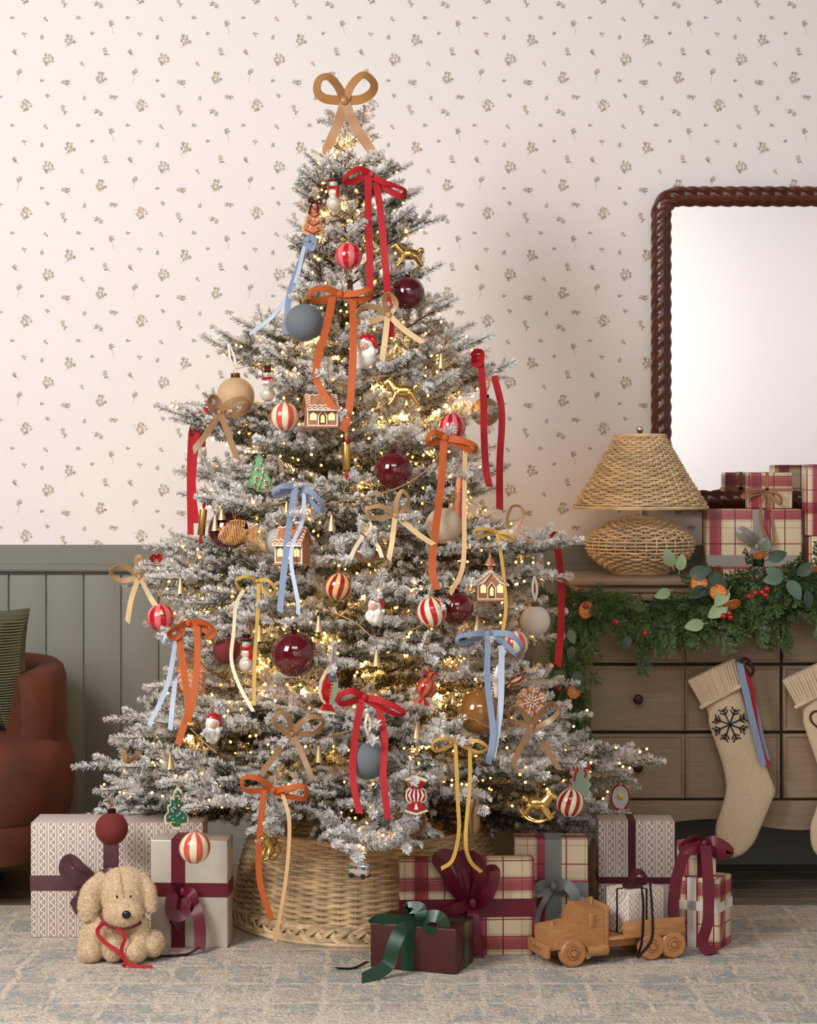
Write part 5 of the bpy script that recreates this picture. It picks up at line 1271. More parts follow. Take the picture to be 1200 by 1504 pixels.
# santa heads: white beard, red hat
def santa(k, label, W, H, rz=0.):
    t, s_, hp = orn(k, 'santa_ornament', label, rot=(0, 0, rz), group='glass santas'); w_, h_ = W*s_/2, H*s_/2; rg2 = random.Random(W*7+H)
    parts = [('e', (0, 0, -.25*h_), (w_*.85, w_*.72, h_*.62)), ('e', (0, 0, .35*h_), (w_*.72, w_*.66, h_*.5))]
    for i in range(12): a = rg2.uniform(0, 6.28); z = rg2.uniform(-.75, .1); parts.append(('e', (w_*.75*math.cos(a)*math.sqrt(1-z*z*.7), w_*.6*math.sin(a)*math.sqrt(1-z*z*.7), z*h_), (w_*.3, w_*.28, h_*.24)))
    me = blob_mesh('santa_beard', parts, w_*.09, 2); me.materials.append(M_wglass); link('beard', me, t)
    me = blob_mesh('santa_hat', [('e', (.1*w_, .05*w_, .62*h_), (w_*.66, w_*.62, h_*.36)), ('c', [Vector((.1*w_, 0, .8*h_)), Vector((.6*w_, -.2*w_, .6*h_)), Vector((.78*w_, -.25*w_, .15*h_))], [w_*.36, w_*.3, w_*.16])], w_*.09, 2); me.materials.append(M_rglass); ho = link('hat', me, t)
    q = MB(); q.ball((.8*w_, -.27*w_, .02*h_), w_*.2, 12); q.build('pompom', M_wglass, ho)
    q = MB(); q.ball((-.18*w_, -.62*w_, .3*h_), (w_*.42, w_*.18, h_*.22), 14); fo = q.build('face', mat('santa_skin', (228, 178, 152), .35), t)
    q = MB(); q.ball((-.2*w_, -.82*w_, .25*h_), w_*.09, 10); q.build('nose', mat('santa_nose', (220, 140, 120), .3), fo)
    for x in (-.34, -.04): q = MB(); q.ball((x*w_, -.78*w_, .36*h_), w_*.045, 8); q.build('eye', M_blk, fo)
    q = MB(); q.lathe([(.12*w_, .95*h_), (.13*w_, 1.1*h_), (0, 1.12*h_)], 12); q.build('cap', M_brass, t); cord(t, (0, 0, 1.1*h_), Euler((0, 0, -rz)).to_matrix() @ hp)
santa('santa_mid', 'pearly santa head peeking behind the orange ribbon tail', 38, 56); santa('santa_left', 'pale santa head behind red ribbon and brown bow', 34, 48); santa('santa_center', 'white santa head with red hat between swirled balls', 30, 50); santa('santa_low', 'white santa turned aside with red cap under orange ribbon tail', 30, 50, .6)
# rocking horses
def horse(k, label, H, rz=0.):
    t, s_, hp = orn(k, 'rocking_horse_ornament', label, rot=(0, 0, rz), group='brass rocking horses'); u = H*s_
    V = lambda x, y, z: Vector((x*u, y*u, z*u))
    P = [('e', V(.02, 0, .12), (.28*u, .14*u, .155*u)), ('c', [V(-.16, 0, .14), V(-.26, 0, .27), V(-.33, 0, .36)], [.145*u, .11*u, .085*u]), ('c', [V(-.31, 0, .37), V(-.40, 0, .31), V(-.46, 0, .26)], [.09*u, .075*u, .055*u]),
         ('c', [V(-.30, .03, .41), V(-.30, .035, .46)], [.022*u, .008*u]), ('c', [V(-.30, -.03, .41), V(-.30, -.035, .46)], [.022*u, .008*u]), ('c', [V(.25, 0, .16), V(.34, 0, .24), V(.39, 0, .16)], [.055*u, .075*u, .045*u])]
    for sy in (-1, 1):
        P += [('c', [V(-.14, sy*.06, .08), V(-.22, sy*.08, -.08), V(-.34, sy*.09, -.22)], [.085*u, .055*u, .045*u]), ('c', [V(.18, sy*.06, .08), V(.27, sy*.08, -.06), V(.37, sy*.09, -.2)], [.09*u, .058*u, .045*u])]
    me = blob_mesh('horse', P, u*.014, 2); me.materials.append(M_brass); link('horse_body', me, t)
    for sy in (-1, 1):
        q = MB(); q.tube([V(.48*math.sin(a), sy*.09, .30-.60*math.cos(a)-.06*(1-math.cos(a))) for a in np.linspace(-1.05, 1.05, 22)], .022*u, 6); q.build('rocker', M_brass, t)
    q = MB()
    for x in (-.3, 0, .3): q.tube([V(x, -.09, -.24-.06*(1-abs(x)/.3)), V(x, .09, -.24-.06*(1-abs(x)/.3))], .014*u, 6)
    q.build('crossbar', M_brass, t)
    q = MB(); q.tube([V(-.2, .0, .26), V(-.25, .04, .34), V(-.27, .0, .44)], [.03*u, .035*u, .02*u], 6); q.build('mane', M_goldp, t)
    cord(t, V(0, 0, .22), Euler((0, 0, -rz)).to_matrix() @ hp, M_cord)
horse('horse_top', 'brass rocking horse on long thread above glossy burgundy ball', 56, .15); horse('horse_mid', 'brass rocking horse in the upper tree beside orange ribbon tail', 62, -.1); horse('horse_right', 'brass rocking horse above the grey-ribboned plaid gift', 62, PI-.35); horse('horse_front', 'brass rocking horse seen end-on before the wicker collar', 58, 1.15)
# gingerbread houses
def house(k, label, W, H, rz=0., steeple=False, lean=True):
    t, s_, hp = orn(k, 'gingerbread_house', label, rot=(0, 0, rz), group='gingerbread houses'); w_, h_ = W*s_, H*s_; d = w_*.62
    wt = -.02*h_ if not steeple else -.08*h_; bz = -.46*h_; rt = .34*h_ if not steeple else .16*h_
    q = MB(); q.box((0, 0, (bz+wt)/2), (w_*.82, d, wt-bz)); q.prism([(-w_*.41, wt), (w_*.41, wt), (0, rt*.95)] if steeple else [(-w_*.41, wt), (w_*.41, wt), (w_*.3, rt*.9), (-w_*.3, rt*.9)], -d/2, d/2); q.build('walls', M_ginger, t, False)
    q = MB(); q.bbox((0, 0, bz-.012*h_), (w_, d*1.25, .045*h_), .002); q.build('base', M_ginger, t)
    for sg in (-1, 1):
        q = MB()
        if steeple: p0, p1 = Vector((sg*w_*.5, 0, wt-.06*h_)), Vector((0, 0, rt))
        else: p0, p1 = Vector((0, sg*d*.72, wt-.04*h_)), Vector((0, 0, rt))
        dv = p1-p0; L = dv.length; ang = math.atan2(dv.z, dv.x if steeple else dv.y)
        rot = Matrix.Rotation(-ang, 3, 'Y') if steeple else Matrix.Rotation(ang, 3, 'X')
        q.bbox((p0+p1)/2, (L, d*1.2, .035*h_) if steeple else (w_*.95, L, .035*h_), .001, 1, rot=rot); ro = q.build('roof', M_ginger, t)
        q = MB(); n_ = dv.cross(Vector((0, 1, 0)) if steeple else Vector((1, 0, 0))).normalized(); n_ = n_ if n_.z > 0 else -n_
        for i in range(6):
            a = p0.lerp(p1, .06+.17*i)+n_*.02*h_; ax_ = Vector((0, d*.58, 0)) if steeple else Vector((w_*.46, 0, 0))
            pts = [a-ax_+ax_*2*j/12+dv*(.1*(j % 2)) for j in range(13)]; q.tube(pts, .017*h_, 5)
        q.tube([p0+n_*.01*h_-ax_*1.02, p0+n_*.01*h_+ax_*1.02], .022*h_, 6); q.build('icing_lattice', M_icing, ro)
    q = MB(); f = -d/2-.002*h_
    ax_ = w_*.42
    for x in (-ax_, ax_): q.tube([(x, f, bz), (x, f, wt)], .018*h_, 6)
    q.tube([(-ax_, f, bz+.02*h_), (ax_, f, bz+.02*h_)], .02*h_, 6)
    if steeple: q.tube([(-w_*.5, f-.02*h_, wt-.05*h_), (-w_*.25, f-.02*h_, wt+.02*h_), (0, f-.02*h_, rt), (w_*.25, f-.02*h_, wt+.02*h_), (w_*.5, f-.02*h_, wt-.05*h_)], .026*h_, 6)
    else: q.tube([(-ax_*1.1, f-.03*h_, wt-.03*h_), (ax_*1.1, f-.03*h_, wt-.03*h_)], .024*h_, 6)
    q.build('icing_trim', M_icing, t)
    for x in (-.26*w_, .26*w_):
        q = MB(); q.prism([(x-.075*w_, bz+.16*h_), (x+.075*w_, bz+.16*h_), (x+.075*w_, bz+.3*h_), (x, bz+.345*h_), (x-.075*w_, bz+.3*h_)], f-.004*h_, f+.004*h_); wo = q.build('window', M_lit, t, False)
        q = MB(); q.tube([(x, f-.008*h_, bz+.16*h_), (x, f-.008*h_, bz+.34*h_)], .008*h_, 4); q.tube([(x-.075*w_, f-.008*h_, bz+.25*h_), (x+.075*w_, f-.008*h_, bz+.25*h_)], .008*h_, 4)
        q.tube([(x-.085*w_, f-.008*h_, bz+.16*h_), (x+.085*w_, f-.008*h_, bz+.16*h_), (x+.085*w_, f-.008*h_, bz+.3*h_), (x, f-.008*h_, bz+.36*h_), (x-.085*w_, f-.008*h_, bz+.3*h_), (x-.085*w_, f-.008*h_, bz+.16*h_)], .012*h_, 4); q.build('window_frame', M_icing, wo)
    q = MB(); q.prism([(-.1*w_, bz+.03*h_), (.1*w_, bz+.03*h_), (.1*w_, bz+.26*h_), (0, bz+.36*h_), (-.1*w_, bz+.26*h_)], f-.008*h_, f+.004*h_); do = q.build('door', M_door, t, False)
    q = MB(); q.tube([(-.12*w_, f-.012*h_, bz+.03*h_), (-.12*w_, f-.012*h_, bz+.27*h_), (0, f-.012*h_, bz+.4*h_), (.12*w_, f-.012*h_, bz+.27*h_), (.12*w_, f-.012*h_, bz+.03*h_)], .016*h_, 5); q.build('door_frame', M_icing, do)
    q = MB(); q.prism([(-.05*w_, bz+.1*h_), (.05*w_, bz+.1*h_), (.05*w_, bz+.24*h_), (0, bz+.3*h_), (-.05*w_, bz+.24*h_)], f-.014*h_, f); q.build('door_light', M_lit, do, False)
    if steeple:
        q = MB(); q.box((0, 0, rt+.07*h_), (.14*w_, .14*w_, .14*h_)); q.lathe([(.2*w_, rt+.14*h_), (.03*w_, rt+.34*h_), (0, rt+.35*h_)], 4); q.build('steeple', M_ginger, t, False)
        q = MB(); q.tube([(.16*w_*math.cos(a), .16*w_*math.sin(a), rt+.15*h_) for a in np.linspace(.785, 2*PI+.785, 5)[:-1]], .018*h_, 5, closed=True); q.ball((0, 0, rt+.35*h_), .02*h_, 8); q.build('steeple_icing', M_icing, t); top = rt+.36*h_
    else:
        q = MB(); q.box((w_*.2, 0, rt+.02*h_), (.16*w_, .16*w_, .16*h_)); q.build('chimney', M_ginger, t, False); q = MB(); q.bbox((w_*.2, 0, rt+.11*h_), (.22*w_, .22*w_, .05*h_), .001); q.build('chimney_icing', M_icing, t); top = rt+.03*h_
    cord(t, (0, 0, top), Euler((0, 0, -rz)).to_matrix() @ hp)
house('house_mid', 'gingerbread house with iced roof and glowing windows by orange ribbon', 52, 58, .22); house('house_left', 'gingerbread house behind the blue bow tails', 50, 66, -.35); house('church', 'gingerbread church with steeple and glowing windows', 48, 66, .1, True)
# flat decorated cookies
def cookie(k, name, label, outline, th, m, edge, rz=0., ry=0., group=None):
    t, s_, hp = orn(k, name, label, rot=(0, ry, rz), group=group)
    o2 = [(x*s_, z*s_) for x, z in outline]; q = MB(); q.prism(o2, -th/2, th/2); q.build('cookie_base', edge, t)
    o3 = [(x*.86, z*.86) for x, z in o2]; q = MB(); q.prism(o3, -th/2-.0025, th/2+.0025); q.build('icing', m, t, False)
    top = max(o2, key=lambda p: p[1]); Rm = Euler((0, ry, rz)).to_matrix().inverted(); cord(t, (top[0], 0, top[1]), Rm @ hp); return t, s_
def tree_outline(w_, h_):
    R = [(0, h_/2), (.16*w_, h_*.40), (.20*w_, h_*.26), (.30*w_, h_*.22), (.28*w_, h_*.08), (.40*w_, h_*.02), (.37*w_, -h_*.12), (.50*w_, -h_*.22), (.47*w_, -h_*.38), (.2*w_, -h_*.40), (.16*w_, -h_/2)]
    return R+[(-x, z) for x, z in R[::-1][:-1]]
def tie(t, s_, x, z, m, w_=10):
    q = MB(); f = -.006; V = lambda a, b, c=0: Vector((a*s_, f-c, b*s_))
    ribbon(q, [V(x, z), V(x-w_*.7, z+3, .004), V(x-w_*.9, z-3, .004), V(x, z)], .005, .4); ribbon(q, [V(x, z), V(x+w_*.7, z+3, .004), V(x+w_*.9, z-3, .004), V(x, z)], .005, .4); ribbon(q, [V(x, z), V(x-w_*.6, z-8, .003), V(x-w_*.8, z-20, .003)], .005, .1); ribbon(q, [V(x, z), V(x+w_*.5, z-8, .003), V(x+w_*.4, z-16, .003)], .005, .1)
    q.build('neck_bow', m, t)
t, s_ = cookie('cookie_tree', 'tree_cookie', 'gingerbread tree cookie with red icing zigzag and burgundy bow', tree_outline(32, 60), .009, M_cookie, mat('pale_cookie_rim', (206, 182, 150), .7), .25, .08)
q = MB(); f = -.0085
for (z, wd) in ((16, 5), (5, 8), (-7, 10), (-19, 11)): q.tube([Vector((-wd*s_, f, (z+2)*s_)), Vector((0, f-.001, (z-3)*s_)), Vector((wd*s_, f, (z+4)*s_))], .0016, 5)
q.build('icing_zigzag', M_rglass, t)
for i, (x, z) in enumerate(((-2, 20), (3, 10), (-5, 9), (5, -1), (-6, -3), (7, -13), (-4, -13), (1, -23), (8, -22), (0, 0))): q = MB(); q.ball((x*s_, f, z*s_), .0028, 8); q.build('sugar_dot', M_greend if i % 3 else M_icing, t)
tie(t, s_, 0, 26, M_dvel)
t, s_ = cookie('glass_tree', 'tree_ornament', 'mint green iced tree ornament with burgundy bow and candy canes', tree_outline(34, 56), .02, M_mint, mat('green_glass_rim', (106, 146, 92), .4), .2, -.05)
f = -.0135
for i, (x, z) in enumerate(((2, 12), (-4, 4), (4, -2), (-6, -8), (2, -10), (8, -14), (-2, -20), (6, 4), (-8, -16), (7, -21))):
    if i % 2: 
        q = MB(); q.ball((x*s_, f, z*s_), (.0052, .003, .0052), 12); c_ = q.build('peppermint', M_icing, t)
        q = MB()
        for a in range(3): q.tube([(x*s_-.004*math.cos(a*1.05), f-.0028, z*s_-.004*math.sin(a*1.05)), (x*s_+.004*math.cos(a*1.05), f-.0028, z*s_+.004*math.sin(a*1.05))], .0009, 4)
        q.build('peppermint_stripe', M_rglass, c_)
    else: q = MB(); q.tube([(x*s_, f, (z-4)*s_), (x*s_, f, (z+2)*s_), ((x+1.5)*s_, f, (z+4)*s_), ((x+3)*s_, f, (z+2)*s_)], .0015, 6); q.build('candy_cane', M_rglass, t)
tie(t, s_, 0, 24, M_dvel)
t, s_ = cookie('cookie_pink', 'tree_cookie', 'pink iced cookie seen edge-on beside the orange ribbon', tree_outline(30, 84), .012, M_pinki, M_cookie, 1.0)
for i in range(7): q = MB(); q.ball(((-5+(i*5) % 11)*s_, -.01, (24-i*8)*s_), .003, 8); q.build('sugar_dot', M_rglass, t)
t, s_ = cookie('bead_tree', 'beaded_tree_ornament', 'beaded green tree ornament hanging over the cable-knit gift', tree_outline(36, 62), .016, M_greend, mat('cream_bead_edge', (216, 200, 170), .5), .1, .05)
rgb2 = random.Random(4); cm = [mat('bead_%s' % n_, c_, .25) for n_, c_ in (('blue', (120, 150, 180)), ('maroon', (120, 24, 40)), ('sage', (120, 160, 120)), ('peach', (220, 170, 130)), ('teal', (60, 120, 110)))]
for i in range(34):
    z = rgb2.uniform(-24, 22); wd = 3+(24-z)*.24; x = rgb2.uniform(-wd, wd); q = MB(); q.ball((x*s_, -.0115, z*s_), .0034, 8); q.build('bead', cm[i % 5], t)
t, s_ = cookie('cookie_house', 'cookie_house_ornament', 'iced gingerbread cookie house between orange ribbon tails', [(-20, -30), (20, -30), (20, 2), (26, 2), (10, 22), (3, 30), (-3, 30), (-10, 22), (-26, 2), (-20, 2)], .014, M_cookie, M_ginger, -.15)
q = MB(); f = -.0105
for z in (20, 12, 4, -4, -12, -20): 
    wd = 18 if z < 2 else (22-z)*.8+2
    q.tube([Vector((-wd+2*wd*j/10, f/s_, z+(2 if j % 2 else -2)))*s_ for j in range(11)], .0016, 5)
q.build('icing_squiggle', M_icing, t); q = MB(); q.ball((9*s_, f, -16*s_), (.008, .004, .01), 12); q.build('pink_figure', M_pinki, t)
# sardine / fish
def fish_out(w_, h_): 
    R = [(0, h_*.5), (.30*w_, h_*.38), (.46*w_, h_*.16), (.44*w_, -h_*.06), (.26*w_, -h_*.26), (.16*w_, -h_*.33), (.42*w_, -h_*.5)]
    Lr = [(-.42*w_, -h_*.47), (-.14*w_, -h_*.30), (-.36*w_, -h_*.2), (-.48*w_, -h_*.02), (-.42*w_, h_*.2), (-.22*w_, h_*.4)]
    return R+Lr
t, s_ = cookie('fish_red', 'fish_ornament', 'red and green beaded fish hanging head up beside red bow', fish_out(30, 70), .014, M_rglass, M_scream, .35, .06)
q = MB(); f = -.0105; q.prism([(-4*s_, 34*.86*s_), (8*s_, 26*s_), (11*s_, 14*s_), (-2*s_, 15*s_)], f-.002, f+.002); q.build('head', mat('slate_beads', (96, 112, 128), .3), t, False)
q = MB(); q.prism([(5*s_, 14*s_), (12*s_, 12*s_), (11*s_, -6*s_), (5*s_, -20*s_), (1*s_, -20*s_)], f-.002, f+.002); q.build('belly', M_sage2, t, False)
q = MB(); q.ball((4*s_, f-.003, 22*s_), .0032, 10); q.build('eye', M_blk, t)
for i in range(6): q = MB(); q.ball((2.5*s_-i*.0004, f-.002, (11-i*5)*s_), .0024, 8); q.build('bead', mat('peach_bead', (220, 150, 96), .3), t)
# wicker fish
t, s_, hp = orn('fish_wicker', 'wicker_fish', 'woven wicker fish with fan tail beside the burgundy ball'); q = MB()
for i in range(15):
    u = i/14; x = (-27+38*u)*s_; hh = 15*s_*math.sin(PI*(.16+.72*u))**.8; pts = [(x+.002*math.sin(a*3+i), .5*hh*math.cos(a), hh*math.sin(a)) for a in np.linspace(0, 2*PI, 22)[:-1]]; q.tube(pts, .0024, 4, closed=True)
q.build('body', M_wick, t); q = MB()
for i in range(9):
    a = -.75+1.5*i/8; q.tube([(9*s_, 0, a*4*s_), (20*s_, 0, a*12*s_), (28*s_, 0, a*19*s_)], [.002, .003, .002], 4)
for r_2 in (16, 22, 27): q.tube([(r_2*s_, -.001, a*r_2*.72*s_) for a in np.linspace(-.75, .75, 12)], .0016, 4)
q.build('tail', M_wick, t); q = MB()
for i in range(7): q.tube([((-12+3.4*i)*s_, 0, 11*s_), ((-13+3.8*i)*s_, 0, (19+2*math.sin(i*.5))*s_)], .002, 4)
q.tube([((-13+3.8*i)*s_, 0, (19+2*math.sin(i*.5))*s_) for i in range(7)], .0016, 4); q.build('fin', M_wick, t)
q = MB(); q.ball((-20*s_, 0, 0), (8*s_, 5*s_, 9*s_), 14); q.build('head', mat('brown_wicker', (140, 92, 50), .7, var=(200, .2)), t); cord(t, (-4*s_, 0, 18*s_), hp)
# rolling pins
def pin(k, label, ry):
    t, s_, hp = orn(k, 'rolling_pin_ornament', label, rot=(0, ry, 0), group='gold rolling pins'); q = MB(); q.lathe([(.2*s_, -19*s_), (5.4*s_, -19*s_), (5.6*s_, -18*s_), (5.6*s_, 18*s_), (5.4*s_, 19*s_), (.2*s_, 19*s_)], 24); q.build('roller', M_goldp, t)
    for sg in (-1, 1): q = MB(); q.lathe([(2*s_, 19*s_), (1.7*s_, 21*s_), (2.8*s_, 25*s_), (2.6*s_, 29*s_), (1.2*s_, 32*s_), (0, 33*s_)], 16, rot=Matrix.Rotation(0 if sg > 0 else PI, 3, 'X')); q.build('handle', M_rglass, t)
    q = MB(); q.lathe([(2.6*s_, 31*s_), (2.6*s_, 36*s_), (0, 36.5*s_)], 12); q.build('cap', M_brass, t); cord(t, (0, 0, 36*s_), Euler((0, -ry, 0)).to_matrix() @ hp)
pin('pin_mid', 'gold rolling pin with red handles in the tree centre by burgundy ball', 0.); pin('pin_left', 'gold rolling pin with red handles beside the wicker fish', .1)
# wrapped candies
def candy(k, label, ma, mb_, R, ry, glass=False):
    t, s_, hp = orn(k, 'candy_ornament', label, rot=(0, ry, 0), group='wrapped candy ornaments'); r = R*s_
    q = MB(); lat = 20; q.lathe([(r*math.sin(PI*i/lat)+.0002, -r*math.cos(PI*i/lat)) for i in range(lat+1)], 48, twist=.03, matf=lambda j, i: (j//3) % 2); q.build('candy_ball', [ma, mb_], t)
    for sg in (-1, 1):
        q = MB(); rot = Matrix.Rotation(0 if sg > 0 else PI, 3, 'X'); n_ = 32
        prof = [(.22*r, .92*r), (.3*r, 1.0*r), (.62*r, 1.3*r), (.9*r, 1.6*r)]; o = 0
        for i, (rr, z) in enumerate(prof):
            for j in range(n_): a = 2*PI*j/n_; k2 = rr*(1+.16*(i/3)*math.cos(8*a)); q.v.append(tuple(rot @ Vector((k2*math.cos(a), k2*math.sin(a), z))))
        for i in range(3):
            for j in range(n_): q.f.append((i*n_+j, i*n_+(j+1) % n_, (i+1)*n_+(j+1) % n_, (i+1)*n_+j)); q.m.append((j//2) % 2)
        q.build('wrapper_end', [ma, mb_], t)
    cord(t, Vector((0, 0, 1.2*r)), Euler((0, -ry, 0)).to_matrix() @ hp, M_redcord, .001)
candy('candy_glass', 'clear red striped glass candy hanging on red twisted cord', M_rglass, mat('amber_clear_glass', (220, 140, 90), .08, trans=.5, coat=.5), 15, .35); candy('candy_hidden', 'dark red striped candy behind branch above the snowflake', M_sdk, M_scream, 11, .9)
# beaded flat candy
t, s_ = cookie('candy_bead', 'beaded_candy_ornament', 'flat beaded red and white candy above the twig nest', [(-17, 24), (0, 28), (17, 22), (9, 11), (15, 6), (16, -4), (14, -9), (8, -13), (18, -24), (0, -30), (-18, -24), (-8, -13), (-14, -9), (-16, -2), (-15, 6), (-9, 11)], .012, M_sdk, M_scream, .05)
f = -.009
for x in (-9, -3, 3, 9): q = MB(); q.tube([Vector((x*.7*s_, f, 9*s_)), Vector((x*1.15*s_, f-.001, 0)), Vector((x*.7*s_, f, -10*s_))], [.0012, .003, .0012], 6); q.build('bead_stripe', M_icing, t)
for sg in (1, -1): q = MB(); q.prism([(-3*s_, sg*21*s_), (3*s_, sg*21*s_), (.6*s_, sg*12*s_), (-.6*s_, sg*12*s_)], f-.002, f+.002); q.build('bead_wedge', M_icing, t, False)
# snowflake cookie
t, s_, hp = orn('snowflake', 'snowflake_cookie', 'gingerbread snowflake with white icing swirls above brown bow', rot=(0, 0, .15)); q = MB(); qi = MB()
for k in range(6):
    a = k*PI/3+.3; d = Vector((math.cos(a), 0, math.sin(a))); p_ = Vector((-d.z, 0, d.x)); q.tube([Vector(), d*16*s_], .0062, 6); qi.tube([d*2*s_+Vector((0, -.007, 0)), d*18*s_+Vector((0, -.007, 0))], .0014, 5)
    for sg in (-1, 1):
        c = d*17*s_+p_*sg*4*s_; q.ball(c, (.0092, .0055, .0092), 12); qi.tube([c+Vector((4*s_*(.25+th/9)*math.cos(th*sg+a), -.0062, 4*s_*(.25+th/9)*math.sin(th*sg+a))) for th in np.linspace(0, 7, 18)], .0011, 4)
        c2 = d*9*s_+p_*sg*4*s_; q.ball(c2, (.006, .005, .006), 10); qi.tube([d*5*s_+Vector((0, -.0065, 0)), c2+p_*sg*2*s_+Vector((0, -.0055, 0))], .0011, 4)
q.build('cookie_base', M_cookie, t); qi.build('icing_swirl', M_icing, t); cord(t, (0, 0, 20*s_), Euler((0, 0, -.15)).to_matrix() @ hp, M_wcord)
# slim pearl drop, scalloped sardine tin shape, racket, nests, pod, van
t, s_, hp = orn('pearl_drop', 'pearl_fish_ornament', 'slim pearl white fish ornament beside the amber ball', rot=(0, .06, 0)); q = MB(); q.lathe([(.3*s_, -31*s_), (2*s_, -27*s_), (1.4*s_, -24*s_), (4.5*s_, -12*s_), (6*s_, 4*s_), (5*s_, 16*s_), (2.5*s_, 25*s_), (0, 28*s_)], 20); q.build('body', M_wglass, t)
q = MB(); [q.ball((-6*s_, -.002, (20-i*4.5)*s_), .0026, 8) for i in range(10)]; q.build('scalloped_edge', M_icing, t); q = MB(); q.prism([(-1*s_, -28*s_), (5*s_, -34*s_), (-5*s_, -34*s_)], -.002, .002); q.build('tail', M_rglass, t); cord(t, (0, 0, 28*s_), hp)
t, s_ = cookie('scallop_green', 'sardine_tin_ornament', 'green and cream scalloped ornament with red bow behind the swirled ball', [(x, z) for x, z in [(-14, 24)]+[(14+2.5*math.sin(i*PI/2), 24-i*3) for i in range(17)]+[(-14-2.5*math.sin(i*PI/2), -24+i*3) for i in range(17)]], .012, M_sage2, M_scream, .3); tie(t, s_, 0, 24, M_red, 14)
t, s_, hp = orn('racket', 'tennis_racket_ornament', 'red glitter tennis racket ornament with yellow ball above cable gift'); q = MB(); el_ = [(13*s_*math.cos(a), 0, (7+18*math.sin(a))*s_) for a in np.linspace(0, 2*PI, 40)[:-1]]; q.tube(el_, .0028, 6, closed=True); q.build('frame', M_rglass, t)
q = MB(); q.prism([(x*.93, (z-7*s_)*.93+7*s_) for x, _, z in el_], -.0015, .0015); q.build('string_bed', mat('glitter_net', (206, 204, 204), .35, .3, var=(700, .3)), t, False)
q = MB(); q.tube([(-6*s_, 0, -9*s_), (-2.6*s_, 0, -22*s_), (-2*s_, 0, -30*s_)], .0022, 6); q.tube([(6*s_, 0, -9*s_), (2.6*s_, 0, -22*s_), (2*s_, 0, -30*s_)], .0022, 6); q.lathe([(2.2*s_, -34*s_), (2.8*s_, -30*s_), (2.2*s_, -20*s_), (0, -19*s_)], 12); q.build('handle', M_rglass, t)
q = MB(); q.ball((0, -.003, 8*s_), (4.6*s_, 2.6*s_, 4.6*s_), 16); q.build('tennis_ball', M_yel, t); q = MB(); q.lathe([(3*s_, 24.5*s_), (3*s_, 29*s_), (0, 30*s_)], 12); q.build('cap', M_brass, t); cord(t, (0, 0, 30*s_), hp, M_wcord)
def nest(k, label, R):
    t, s_, hp = orn(k, 'nest_ornament', label, group='twig nest ornaments'); r = R*s_; rn = random.Random(R)
    for i in range(16):
        q = MB(); ph = rn.uniform(0, 6.28); rr = r*rn.uniform(.82, 1.05); tl = rn.uniform(-.12, .12); q.tube([(rr*math.cos(a+ph), r*tl*math.sin(a*2)+rn.uniform(-.003, .003), rr*math.sin(a+ph)*1.02) for a in np.linspace(0, 5.2, 22)], .0013, 4); q.build('twig', M_twig2, t)
    me = blob_mesh('fluff', [('e', (0, 0, -.08*r), (r*.66, r*.4, r*.7)), ('e', (-.1*r, -.15*r, .32*r), (r*.4, r*.34, r*.34)), ('e', (.3*r, -.2*r, -.3*r), (r*.3, r*.25, r*.3)), ('e', (-.35*r, -.2*r, -.2*r), (r*.3, r*.25, r*.3))], r*.06, 2); me.materials.append(M_fluff); link('fluffy_animal', me, t)
    q = MB(); q.ball((.32*r, -.4*r, .22*r), (r*.14, r*.1, r*.16), 10); q.build('dark_patch', M_blk, t)
    for sx in (-.3, .1): q = MB(); q.ball((sx*r, -.3*r, .62*r), (r*.14, r*.06, r*.16), 10); q.build('ear', M_fluff, t)
    cord(t, (0, 0, r), hp, M_wcord)
nest('nest_low', 'twig wreath holding a grey fluffy animal behind the beaded candy', 23); nest('nest_mid', 'twig wreath with pale fluff under the pale yellow bow', 19)
t, s_, hp = orn('brown_pod', 'felt_slipper_ornament', 'brown felt pod ornament hanging behind the mustard tail', rot=(0, .12, 0)); me = blob_mesh('pod', [('e', (0, 0, 0), (8*s_, 7*s_, 28*s_)), ('e', (2*s_, 0, -14*s_), (8*s_, 7*s_, 18*s_))], .002, 3); me.materials.append(M_podf); link('pod', me, t); q = MB(); q.tube([(-3*s_, -7*s_, 24*s_), (-5*s_, -8*s_, 0), (-1*s_, -7*s_, -28*s_)], .002, 5); q.build('seam', mat('brown_felt_seam', (96, 70, 44), .9), t); cord(t, (0, 0, 27*s_), hp)
t, s_, hp = orn('van', 'van_ornament', 'small silver glass camper van hanging over the wicker collar', rot=(0, 0, -.5)); q = MB(); q.bbox((0, 0, 0), (32*s_, 14*s_, 18*s_), 4*s_, 4); q.build('van_body', M_silver, t)
q = MB(); q.bbox((0, 0, 9*s_), (26*s_, 11*s_, 4*s_), 1.5*s_, 2); q.build('roof_rack', M_silver, t)
for x in (-10, 10):
    for y in (-7, 7): q = MB(); q.lathe([(0, -1.6*s_), (4*s_, -1.6*s_), (4*s_, 1.6*s_), (0, 1.6*s_)], 14, c=(x*s_, y*s_, -8.5*s_), rot=Matrix.Rotation(PI/2, 3, 'X')); q.build('wheel', M_blk, t)
for i, x in enumerate((-10, -3, 4, 11)): q = MB(); q.bbox((x*s_, -7.1*s_, 3.5*s_), (5*s_, .8*s_, 5*s_), .0006); q.build('window', [M_greend, M_rglass, M_blue, M_greend][i], t)
q = MB(); q.bbox((-16*s_, 0, 3*s_), (.8*s_, 10*s_, 5*s_), .0006); q.build('windscreen', M_greend, t); q = MB(); q.lathe([(2*s_, 10*s_), (2*s_, 15*s_), (0, 15.5*s_)], 10); q.build('cap', M_brass, t); cord(t, (0, 0, 15*s_), Euler((0, 0, .5)).to_matrix() @ hp)

